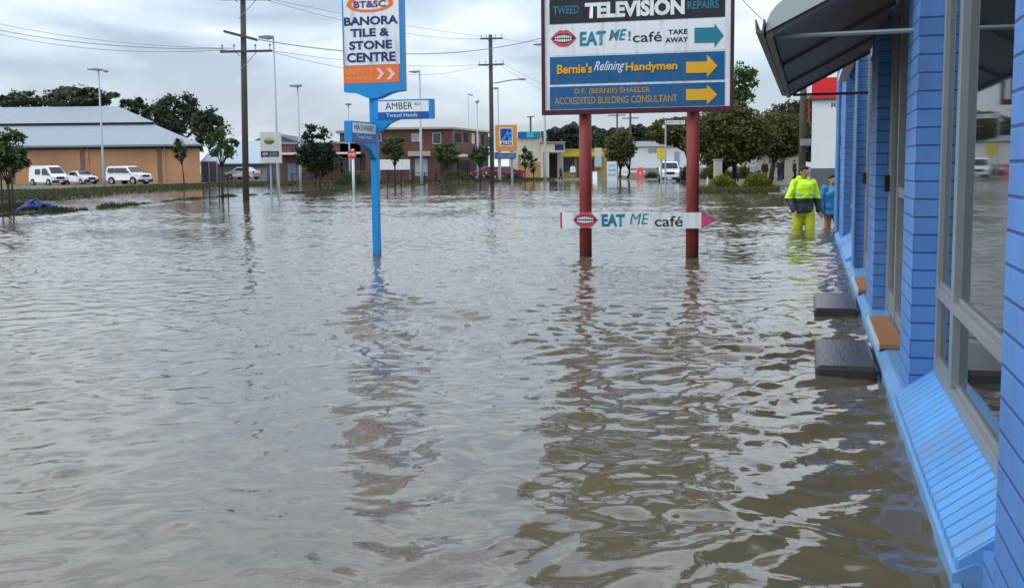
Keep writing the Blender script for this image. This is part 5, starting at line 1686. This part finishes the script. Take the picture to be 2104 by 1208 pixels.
for q in (1027, 1052):
    MB().box(X(q - 2.5, dA) - p.x, X(q + 2.5, dA) - p.x, -0.1, 0.15, -0.3, Z(q, 311, dA)).build('post', M['steel'], o)
# pole with round red sign
g = G(727, 395)
o = empty('no_entry_sign', (g.x, g.y, 0), 0, 'red octagonal road sign on a pale post left of the blue pole', 'road sign')
zc = Z(725, 318, g.y); k = g.y / FPX
MB().tube([(0, 0, -0.5), (0, 0, zc + 0.3)], 0.075, 10).build('post', M['white'], o, smooth=True)
oc = [(-0.04 + 0.26 * math.cos(q), zc + 0.26 * math.sin(q)) for q in np.linspace(math.pi / 8, 2 * math.pi + math.pi / 8, 9)[:-1]]
MB().prism(oc, -0.12, -0.09, 'y').build('octagon', mat('sign_red', (0.65, 0.07, 0.04, 1), 0.4), o)
text('lettering', 'STOP', (-0.22, zc - 0.07, 0.14, zc + 0.07), lambda u, v, w: Vector((u, -0.12 - w, v)), M['white'], o, 0.03, lift=0.004)
# little street name sign before the right trees
g = G(1367, 398)
o = empty('street_name_sign', (g.x, g.y, 0), 0, 'thin grey post with a small white street name blade left of the right red post', 'sign')
zt = Z(1367, 246, g.y); k = g.y / FPX
MB().tube([(0, 0, -0.5), (0, 0, zt)], 0.04, 8).build('post', M['steel'], o)
bd = MB().box(0.045, 0.045 + 37 * k, -0.02, 0.02, Z(1386, 256, g.y), Z(1386, 248, g.y)).build('blade', M['signwhite'], o)
text('lettering', 'PARRY STREET', (0.09, Z(1386, 254.5, g.y), 0.045 + 35 * k, Z(1386, 249.5, g.y)), lambda u, v, w: Vector((u, -0.02 - w, v)), M['darkgrey'], bd, 0.0, lift=0.003)
MB().box(-0.14, -0.045, -0.02, 0.02, Z(1364, 264, g.y), Z(1364, 257, g.y)).build('small_blade', M['signwhite'], o)
# A-frame board, white sign with frame, barrier
def aframe(px, py, w, h, label, m_, txt=None):
    g = G(px, py); k = g.y / FPX
    o = empty('a_frame_board', (g.x, g.y, 0), 0, label, 'sign')
    W_, H_ = w * k, h * k
    for s, nm in ((-1, 'front_panel'), (1, 'back_panel')):
        b_ = MB()
        b_.add([(-W_ / 2, s * 0.4, 0), (W_ / 2, s * 0.4, 0), (W_ / 2, s * 0.04, H_), (-W_ / 2, s * 0.04, H_),
                (-W_ / 2, s * 0.45, 0), (W_ / 2, s * 0.45, 0), (W_ / 2, s * 0.09, H_), (-W_ / 2, s * 0.09, H_)],
               [(0, 1, 2, 3), (4, 7, 6, 5), (0, 4, 5, 1), (1, 5, 6, 2), (2, 6, 7, 3), (3, 7, 4, 0)])
        pn = b_.build(nm, m_, o)
        if s == -1 and txt:
            for i, (t_, c_) in enumerate(txt):
                z0 = H_ * (0.72 - i * 0.24)
                text('lettering', t_, (-W_ * .38, z0, W_ * .38, z0 + H_ * .13), lambda u, v, w_: Vector((u, -0.45 + (v / H_) * 0.36 - w_ - 0.0, v)), c_, pn, 0.02, lift=0.012)


aframe(1257, 371.5, 20, 39, 'pale blue and white A-frame board standing by the brown-green tree', mat('aframe_pale', (0.50, 0.56, 0.58, 1)), [('OPEN', M['tealpale']), ('CAFE', M['slate']), ('BAR', M['tealpale'])])
aframe(1222, 370.5, 9, 17, 'small white folding board just right of the left red post', M['white'])
g = G(1315, 367)
o = empty('road_barrier', (g.x, g.y, 0), 0, 'bright red plastic road barrier on the far water edge between the red posts', 'barrier'); k = g.y / FPX
MB().prism([(-7.5 * k, -0.2), (-7 * k, 0.25), (-6 * k, 21 * k), (-4 * k, 23 * k), (4 * k, 23 * k), (6 * k, 21 * k), (7 * k, 0.25), (7.5 * k, -0.2)], -0.25, 0.25, 'y').build('body', mat('barrier_red', (0.85, 0.10, 0.09, 1), 0.4), o, bevel=0.06)
MB().box(-1.5 * k, 1.5 * k, -0.262, -0.252, 0.4, 0.7).build('reflector', M['white'], o)
# yellow sign on a post near the white 4WD
o, bd, of = small_board('yellow_sign', 1359, 80, 1350, 1369, 305, 328, 'yellow sign board on a post above the distant white four wheel drive', [1359], m_=M['brightyellow'])
# white road guard rail far right
g0, g1 = G(1283, 365), G(1352, 365)
o = empty('guard_rail', (g0.x, g0.y + 8, 0), 0, 'low white guard rail behind the red road barrier', 'rail')
MB().box(0, (g1 - g0).x, 0, 0.08, 0.55, 0.85).build('rail', M['white'], o)
for t in (0.02, 0.35, 0.68, 0.98):
    MB().box((g1 - g0).x * t - .05, (g1 - g0).x * t + .05, 0.081, 0.2, -0.3, 0.85).build('post', M['steel'], o)
# pale pillar under the trees on the right bank
g = G(1475, 388)
o = MB().box(-0.21, 0.21, -0.15, 0.15, -0.1, Z(1475, 330, g.y)).box(-0.25, 0.25, -0.19, 0.19, Z(1475, 330, g.y) + .001, Z(1475, 328, g.y)).build('meter_pillar', mat('pale_render', (0.40, 0.39, 0.33, 1)), None, bevel=0.02)
o.location = (X(1475, 60), 60, 0.0); tag(o, 'pale upright service cabinet behind the smaller yellow-green bush', 'cabinet')
o = MB().tube([(0, 0, -0.4), (0, 0, 0.62)], 0.04, 8).build('marker_post', M['white'])
o.location = (X(1454, 58), 58, 0.05); tag(o, 'short white marker post left of the smaller yellow-green bush', 'post')

# tangled blue sheeting at the left water edge
bl_m = mat('blue_plastic', (0.025, 0.05, 0.17, 1), 0.35, var=0.3)
g = G(75, 438)
tb = MB()
def P_(px, py, dy=0.0):
    q = D(px, py, g.y + dy); return q - Vector((g.x, g.y, 0))
tb.tube([P_(38, 432), P_(55, 418), P_(75, 409), P_(88, 420), P_(80, 436)], [0.02, 0.05, 0.06, 0.07, 0.05], 8)
tb.tube([P_(60, 412, .4), P_(85, 424, .2), P_(100, 421), P_(109, 426), P_(114, 440)], [0.03, 0.08, 0.06, 0.07, 0.07], 8)
tb.tube([P_(30, 436, -.3), P_(48, 426, -.2), P_(66, 424), P_(84, 432, .3)], [0.04, 0.08, 0.06, 0.08], 8)
o = tb.build('blue_plastic_sheeting', bl_m, smooth=True)
rmf = o.modifiers.new('join', 'REMESH'); rmf.mode = 'VOXEL'; rmf.voxel_size = 0.035
dsm = o.modifiers.new('crumple', 'DISPLACE'); tx = bpy.data.textures.new('crumple', 'CLOUDS'); tx.noise_scale = 0.18; dsm.texture = tx; dsm.strength = 0.10
o.location = g; tag(o, 'crumpled dark blue plastic sheeting stranded at the left water edge', 'sheeting')

# ------------------------------------------------------------------ grass on the banks (nobody could count it)
def grass(n, seed, sel, hgt, m_, label, wid=0.02):
    r = np.random.default_rng(seed)
    pts = []
    tot = 0
    while tot < n:
        p = sel(r, 20000)
        z = ground_h(p[:, 0], p[:, 1])
        k = z > -0.06
        p = np.concatenate([p[k], z[k, None]], 1); pts.append(p); tot += len(p)
    P = np.concatenate(pts)[:n]
    h = hgt * r.uniform(0.5, 1.3, n); a = r.uniform(0, np.pi, n)
    w = (wid * (1 + P[:, 1] / 40)) * r.uniform(0.6, 1.4, n)
    dx = np.stack([np.cos(a) * w, np.sin(a) * w, np.zeros(n)], -1)
    tip = P + np.stack([r.normal(0, .4, n) * h, r.normal(0, .4, n) * h, h], -1)
    V = np.stack([P - dx, P + dx, tip], 1)
    o = quads_mesh('grass', V, m_, None, 3)
    tag(o, label, 'grass', kind='stuff')


def sel_strip(r, n):
    i = r.integers(0, len(_st) - 1, n); t = r.random(n)
    A_ = np.array(_st); a = A_[i]; b_ = A_[i + 1]
    return a + (b_ - a) * t[:, None] + r.normal(0, 0.8, (n, 2))


def sel_bank(pa_, pb_, dep):
    def f(r, n):
        px = r.uniform(pa_, pb_, n); a = np.interp(px, [s[0] for s in SHORE], _saz)
        d = np.interp(a, _saz, _sd) + dep * r.random(n) ** 1.5 - 2.5
        return np.stack([a * d, d], -1)
    return f


GL = leaf_mat('grass_blades', (0.022, 0.038, 0.010, 1), (0.085, 0.088, 0.032, 1))
grass(9000, 81, sel_strip, 0.09, GL, 'short green grass on the thin drowned verge strip')
grass(26000, 82, sel_bank(-150, 620, 30), 0.13, GL, 'rough green grass on the bank below the parked cars')
grass(9000, 83, sel_bank(620, 1140, 14), 0.17, GL, 'grass and low weeds along the far bank')
grass(9000, 84, sel_bank(1436, 1600, 9), 0.16, leaf_mat('grass_olive', (0.05, 0.055, 0.015, 1), (0.13, 0.12, 0.05, 1)), 'dull grass on the right bank under the big trees')
def sel_mound(r, n):
    return np.stack([_mound.x + r.normal(0, 1.5, n), _mound.y + r.normal(0, 1.8, n)], -1)
grass(5000, 85, sel_mound, 0.16, GL, 'grass tufts on the small rise at the far left')


# ------------------------------------------------------------------ people
M['skin'] = mat('skin', (0.42, 0.22, 0.15, 1), 0.55, var=0.08)
M['hair'] = mat('dark_hair', (0.02, 0.014, 0.01, 1), 0.7)
M['hivis'] = mat('hi_vis_yellow', (0.62, 0.98, 0.02, 1), 0.6, var=0.06, bump=0.3, bscale=8)
M['hivispant'] = mat('hi_vis_trousers', (0.42, 0.52, 0.02, 1), 0.6, var=0.12, bump=0.3, bscale=8)
M['bottlegreen'] = mat('navy_green_cloth', (0.012, 0.028, 0.025, 1), 0.7)
M['reflect'] = mat('reflective_tape', (0.42, 0.48, 0.40, 1), 0.3)
M['raincoat'] = mat('blue_raincoat', (0.03, 0.20, 0.42, 1), 0.4, var=0.2, bump=0.4, bscale=9)
M['denim'] = mat('denim', (0.02, 0.035, 0.08, 1), 0.8)
M['blackcloth'] = mat('black_cloth', (0.012, 0.012, 0.015, 1), 0.8)
M['whitecloth'] = mat('white_cloth', (0.65, 0.65, 0.62, 1), 0.8)
M['mauvecloth'] = mat('brown_cloth', (0.12, 0.06, 0.045, 1), 0.8)


def chain(mb, pts, rs, n=10, sy=1.0):
    """tapered limb with rounded ends"""
    mb.tube(pts, rs, n, sy=sy)
    for p, r in ((pts[0], rs[0]), (pts[-1], rs[-1])):
        mb.ell(p, (r * .98, r * .98 * sy, r * .98), 10, 6)


def remesh(o, vox, smooth=2, folds=0.0):
    m = o.modifiers.new('skin', 'REMESH'); m.mode = 'VOXEL'; m.voxel_size = vox; m.use_smooth_shade = True
    if smooth:
        s = o.modifiers.new('smooth', 'SMOOTH'); s.iterations = smooth; s.factor = 0.5
    if folds:
        if 'folds' not in bpy.data.textures:
            t_ = bpy.data.textures.new('folds', 'MUSGRAVE'); t_.noise_scale = 0.16
        f_ = o.modifiers.new('folds', 'DISPLACE'); f_.texture = bpy.data.textures['folds']; f_.strength = folds; f_.mid_level = 0.5


def person(loc, yaw, H, label, group, top, legs, top_hem=0.46, vox=0.012, arms=None, legpose=None, sleeve=0.95, coat_loose=1.0, hood=None,
           hem_mat=None, tape=False, bare_legs=False, skirt=0.0, trouser_hem=0.04, gait=0.10, head_turn=0.0, hair=None, shoes=None, flare=1.03):
    """standing or wading figure facing -y in its own frame; H = height"""
    o = empty('person', loc, yaw, label, 'person', group)
    s = H
    hipz, shz, nz = 0.52 * s, 0.815 * s, 0.845 * s
    hx, sx = 0.052 * s, 0.105 * s
    # joints
    J = {}
    for sd in (-1, 1):
        g_ = gait * sd
        J['hip', sd] = Vector((hx * sd, 0, hipz))
        J['knee', sd] = Vector((hx * sd * 1.15, -0.035 * s - g_ * 0.6 * s * 0.5, 0.285 * s))
        J['ank', sd] = Vector((hx * sd * 1.2, 0.01 * s - g_ * s * 0.9, 0.045 * s))
        J['sh', sd] = Vector((sx * sd, 0, shz - 0.008 * s))
        if arms and sd in arms:
            e_, w_ = arms[sd]
            J['el', sd] = Vector(e_) * s; J['wr', sd] = Vector(w_) * s
        else:
            J['el', sd] = Vector((sx * sd * 1.42, 0.012 * s, 0.645 * s)); J['wr', sd] = Vector((sx * sd * 1.52, -0.045 * s, 0.505 * s))
    b_ = MB()
    # torso, neck, head
    b_.tube([(0, 0, 0.47 * s), (0, 0, 0.53 * s), (0, 0.002, 0.61 * s), (0, 0.0, 0.70 * s), (0, 0.0, 0.77 * s), (0, 0, 0.81 * s), (0, 0, 0.835 * s)],
            [0.085 * s, 0.098 * s, 0.086 * s, 0.100 * s, 0.108 * s, 0.092 * s, 0.045 * s], 16, sy=0.66)
    b_.tube([(0, 0.006 * s, 0.80 * s), (0, 0, 0.89 * s)], [0.034 * s, 0.030 * s], 12)
    hc = Vector((0, -0.006 * s, 0.932 * s))
    Rh = Matrix.Rotation(head_turn, 3, 'Z')

    def hp(x, y, z): return hc + Rh @ Vector((x * s, y * s, z * s))
    b_.ell(hp(0, 0.004, 0.008), (0.043 * s, 0.052 * s, 0.060 * s), 16, 10)
    b_.ell(hp(0, -0.012, -0.030), (0.033 * s, 0.036 * s, 0.035 * s), 12, 8)       # jaw
    b_.ell(hp(0, -0.051, -0.008), (0.008 * s, 0.012 * s, 0.016 * s), 8, 6)        # nose
    b_.ell(hp(0, -0.044, 0.014), (0.026 * s, 0.008 * s, 0.006 * s), 8, 5)         # brow
    b_.ell(hp(0, -0.043, -0.033), (0.015 * s, 0.006 * s, 0.005 * s), 8, 5)        # lips
    for sd in (-1, 1):
        b_.ell(hp(0.044 * sd, 0.006, -0.004), (0.007 * s, 0.012 * s, 0.018 * s), 8, 6)   # ear
        chain(b_, [J['hip', sd], J['knee', sd].lerp(J['hip', sd], .5), J['knee', sd]], [0.056 * s, 0.048 * s, 0.034 * s])
        chain(b_, [J['knee', sd], J['knee', sd].lerp(J['ank', sd], .35) + Vector((0, 0.008 * s, 0)), J['ank', sd]], [0.033 * s, 0.034 * s, 0.022 * s])
        a = J['ank', sd]
        chain(b_, [a + Vector((0, 0.02 * s, -0.018 * s)), a + Vector((0, -0.05 * s, -0.022 * s)), a + Vector((0, -0.095 * s, -0.03 * s))], [0.022 * s, 0.022 * s, 0.014 * s])
        chain(b_, [J['sh', sd], J['sh', sd].lerp(J['el', sd], .5), J['el', sd]], [0.031 * s, 0.029 * s, 0.023 * s])
        chain(b_, [J['el', sd], J['el', sd].lerp(J['wr', sd], .35), J['wr', sd]], [0.024 * s, 0.023 * s, 0.0155 * s])
        # hand: palm, four unequal fingers, thumb leaving the side of the palm
        w = J['wr', sd]; dr = (J['wr', sd] - J['el', sd]).normalized()
        fw = Vector((0, -1, 0)); fw = (fw - dr * fw.dot(dr)).normalized(); lat = dr.cross(fw)
        pal = w + dr * 0.028 * s
        b_.tube([w, pal, w + dr * 0.052 * s], [0.015 * s, 0.023 * s, 0.021 * s], 10, sy=0.5)
        for k_, (off_, ln) in enumerate(((-0.0165, .036), (-0.0055, .043), (0.0055, .040), (0.0165, .031))):
            r0_ = w + dr * 0.050 * s + fw * off_ * s
            bend = lat * (-sd) * 0.010 * s
            b_.tube([r0_, r0_ + dr * ln * .45 * s + bend * .4, r0_ + dr * ln * s + bend * 1.6], [0.0052 * s, 0.0048 * s, 0.0038 * s], 6)
        th0 = w + dr * 0.016 * s + fw * 0.018 * s
        b_.tube([th0, th0 + dr * 0.018 * s + fw * 0.016 * s, th0 + dr * 0.038 * s + fw * 0.018 * s], [0.0075 * s, 0.0065 * s, 0.005 * s], 6)
    bd = b_.build('body', M['skin'], o); remesh(bd, min(vox, 0.009 if vox < 0.012 else vox), 1)
    # eyes and mouth
    ey = MB()
    for sd in (-1, 1): ey.ell(hp(0.017 * sd, -0.0455, 0.003), (0.006 * s, 0.004 * s, 0.0035 * s), 8, 5)
    ey.build('eyes', M['hair'], bd)
    # hair
    hb = MB(); hb.ell(hp(0, 0.010, 0.020), (0.048 * s, 0.054 * s, 0.056 * s), 16, 10)
    hb.ell(hp(0, 0.030, -0.012), (0.040 * s, 0.030 * s, 0.040 * s), 12, 8)
    hb.ell(hp(0, -0.028, 0.046), (0.034 * s, 0.022 * s, 0.018 * s), 12, 8)
    ho = hb.build('hair', hair or M['hair'], o); remesh(ho, vox, 1)
    # trousers
    if not bare_legs:
        t = MB()
        t.tube([(0, 0, 0.60 * s), (0, 0, 0.53 * s), (0, 0, 0.475 * s)], [0.092 * s, 0.104 * s, 0.09 * s], 14, sy=0.72)
        for sd in (-1, 1):
            A = J['ank', sd].copy(); A.z = max(A.z, trouser_hem * s)
            t.tube([J['hip', sd] + Vector((0, 0, .01 * s)), J['hip', sd].lerp(J['knee', sd], .5), J['knee', sd], J['knee', sd].lerp(A, .5) + Vector((0, .004 * s, 0)), A],
                   [0.064 * s, 0.058 * s, 0.047 * s, 0.045 * s, 0.042 * s], 12)
        tr = t.build('trousers', legs, o); remesh(tr, vox, 1, 0.012)
    elif legs is not None:
        t = MB()
        t.tube([(0, 0, 0.60 * s), (0, 0, 0.53 * s), (0, 0, 0.475 * s)], [0.092 * s, 0.102 * s, 0.09 * s], 14, sy=0.72)
        for sd in (-1, 1):
            t.tube([J['hip', sd], J['hip', sd].lerp(J['knee', sd], .75)], [0.062 * s, 0.056 * s], 12)
        tr = t.build('shorts', legs, o); remesh(tr, vox, 1)
    # jacket
    L_ = coat_loose
    c = MB()
    prof = [(top_hem, 0.108 * L_ * flare), (0.55, 0.106 * L_), (0.62, 0.100 * L_), (0.70, 0.102 * L_), (0.765, 0.106 * L_), (0.80, 0.098), (0.828, 0.072), (0.85, 0.046)]
    c.tube([(0, 0, z * s) for z, _ in prof], [r_ * s for _, r_ in prof], 18, sy=0.78)
    for sd in (-1, 1):
        E_ = J['wr', sd].lerp(J['el', sd], 1 - sleeve) if sleeve <= 1 else J['wr', sd]
        chain(c, [Vector((J['sh', sd].x * 0.97, 0, shz + 0.002 * s)), J['sh', sd].lerp(J['el', sd], .5), J['el', sd]], [0.042 * s * L_, 0.040 * s * L_, 0.035 * s * L_])
        chain(c, [J['el', sd], E_], [0.036 * s * L_, 0.030 * s * L_])
    mats = [top] + ([hem_mat] if hem_mat else [])
    jk = c.build('jacket', mats, o)
    if hem_mat:      # colour blocking by height on the same garment
        nt_m = bpy.data.materials.new('two_tone_jacket'); nt_m.use_nodes = True
        nt = nt_m.node_tree; b0 = nt.nodes['Principled BSDF']; b0.inputs['Roughness'].default_value = 0.6
        tc = nt.nodes.new('ShaderNodeTexCoord'); sp = nt.nodes.new('ShaderNodeSeparateXYZ'); nt.links.new(tc.outputs['Object'], sp.inputs[0])
        n_ = nt.nodes.new('ShaderNodeTexNoise'); n_.inputs['Scale'].default_value = 7; nt.links.new(tc.outputs['Object'], n_.inputs['Vector'])
        gt_ = nt.nodes.new('ShaderNodeMath'); gt_.operation = 'GREATER_THAN'; gt_.inputs[1].default_value = 0.655 * s
        nt.links.new(sp.outputs['Z'], gt_.inputs[0])
        mx = nt.nodes.new('ShaderNodeMix'); mx.data_type = 'RGBA'; mx.inputs[6].default_value = (0.012, 0.028, 0.025, 1); mx.inputs[7].default_value = (0.62, 0.98, 0.02, 1)
        nt.links.new(gt_.outputs[0], mx.inputs[0]); nt.links.new(mx.outputs[2], b0.inputs['Base Color'])
        bp = nt.nodes.new('ShaderNodeBump'); bp.inputs['Strength'].default_value = 0.6; bp.inputs['Distance'].default_value = 0.04
        nt.links.new(n_.outputs['Fac'], bp.inputs['Height']); nt.links.new(bp.outputs[0], b0.inputs['Normal'])
        jk.data.materials.clear(); jk.data.materials.append(nt_m)
    remesh(jk, vox, 2, 0.014)
    if tape:
        for z, r_ in ((0.695, 0.1035),):
            q = MB(); q.tube([(0, 0, (z - .011) * s), (0, 0, (z + .011) * s)], [(r_ + .0065) * s * L_, (r_ + .0065) * s * L_], 24, sy=0.79)
            q.build('reflective_tape', M['reflect'], jk)
        for sd in (-1, 1):
            z = 0.5
            a_, b2_ = J['sh', sd], J['el', sd]
    if hood:
        h_ = MB()
        h_.ell((-0.040 * s, 0.022 * s, 0.862 * s), (0.040 * s, 0.045 * s, 0.034 * s), 14, 8)
        h_.ell((0.040 * s, 0.022 * s, 0.856 * s), (0.036 * s, 0.045 * s, 0.026 * s), 14, 8)
        h_.ell((0, 0.045 * s, 0.86 * s), (0.07 * s, 0.045 * s, 0.045 * s), 14, 8)
        hh = h_.build('hood', hood, o); remesh(hh, vox, 2)
    return o


# hi-vis man wading towards us
gm_ = G(1652, 470)
man_d = gm_.y
scale_px = FPX / man_d
Hm = 1.78
zfeet = Z(1655, 341, man_d) - Hm
person((X(1652, man_d), man_d, zfeet), rad(6), Hm, 'man in a fluorescent yellow jacket with dark hem and yellow trousers wading towards us', 'people wading beside the blue shop',
       M['hivis'], M['hivispant'], top_hem=0.505, vox=0.0125, sleeve=0.97, coat_loose=1.02, hood=M['hivis'], hem_mat=M['bottlegreen'], tape=True, head_turn=rad(18),
       arms={-1: ((-0.158, 0.01, 0.655), (-0.128, -0.07, 0.53)), 1: ((0.156, 0.015, 0.655), (0.168, -0.03, 0.52))}, gait=0.12)
gc = G(1711, 470)
cd = gc.y + 0.6
Hc = 1.52
person((X(1711, cd), cd, Z(1711, 359, cd) - Hc), rad(10), Hc, 'child in a blue raincoat with bare legs wading beside the blue wall', 'people wading beside the blue shop',
       M['raincoat'], None, top_hem=0.485, vox=0.0125, sleeve=0.8, coat_loose=1.15, flare=1.22, bare_legs=True, gait=0.1, head_turn=rad(-10))


def far_person(px, py_foot, ytop, yaw, label, top, legs, **kw):
    g = G(px, py_foot, 0.1)
    H_ = Z(px, ytop, g.y) - 0.1
    return person((g.x, g.y, 0.1), yaw, H_, label, 'people standing on the far banks', top, legs, vox=0.02, **kw)


far_person(1602, 374, 326, rad(160), 'person in black jacket and jeans on the concrete path', M['blackcloth'], M['denim'], arms={-1: ((-0.13, -0.02, 0.66), (-0.06, -0.10, 0.60)), 1: ((0.13, -0.02, 0.66), (0.06, -0.10, 0.60))})
far_person(1571, 373, 331, rad(20), 'broad person in dark clothes standing left of the concrete path', M['blackcloth'], M['mauvecloth'], coat_loose=1.3)
far_person(1588, 371.5, 330, rad(-60), 'person in dark brown clothes half hidden between the two dark figures', M['mauvecloth'], M['blackcloth'])
far_person(1632, 374, 329, rad(90), 'person in a dark coat behind the wading man', M['blackcloth'], M['blackcloth'])
far_person(1512, 374, 336, rad(40), 'person in a dull green top behind the yellow-green bushes', mat('dull_green_cloth', (0.05, 0.08, 0.06, 1), 0.8), M['blackcloth'])
far_person(1548, 373, 334, rad(0), 'person in a pale blue top standing just behind the larger bush', mat('pale_blue_cloth', (0.28, 0.34, 0.42, 1), 0.8), M['denim'])
far_person(1177, 370, 338, rad(-20), 'person in a white top on the far bank left of the left red post', M['whitecloth'], M['mauvecloth'], bare_legs=True)
far_person(1152, 370.5, 342, rad(60), 'person in dark blue clothes by the yellow shopfront', M['denim'], M['blackcloth'])
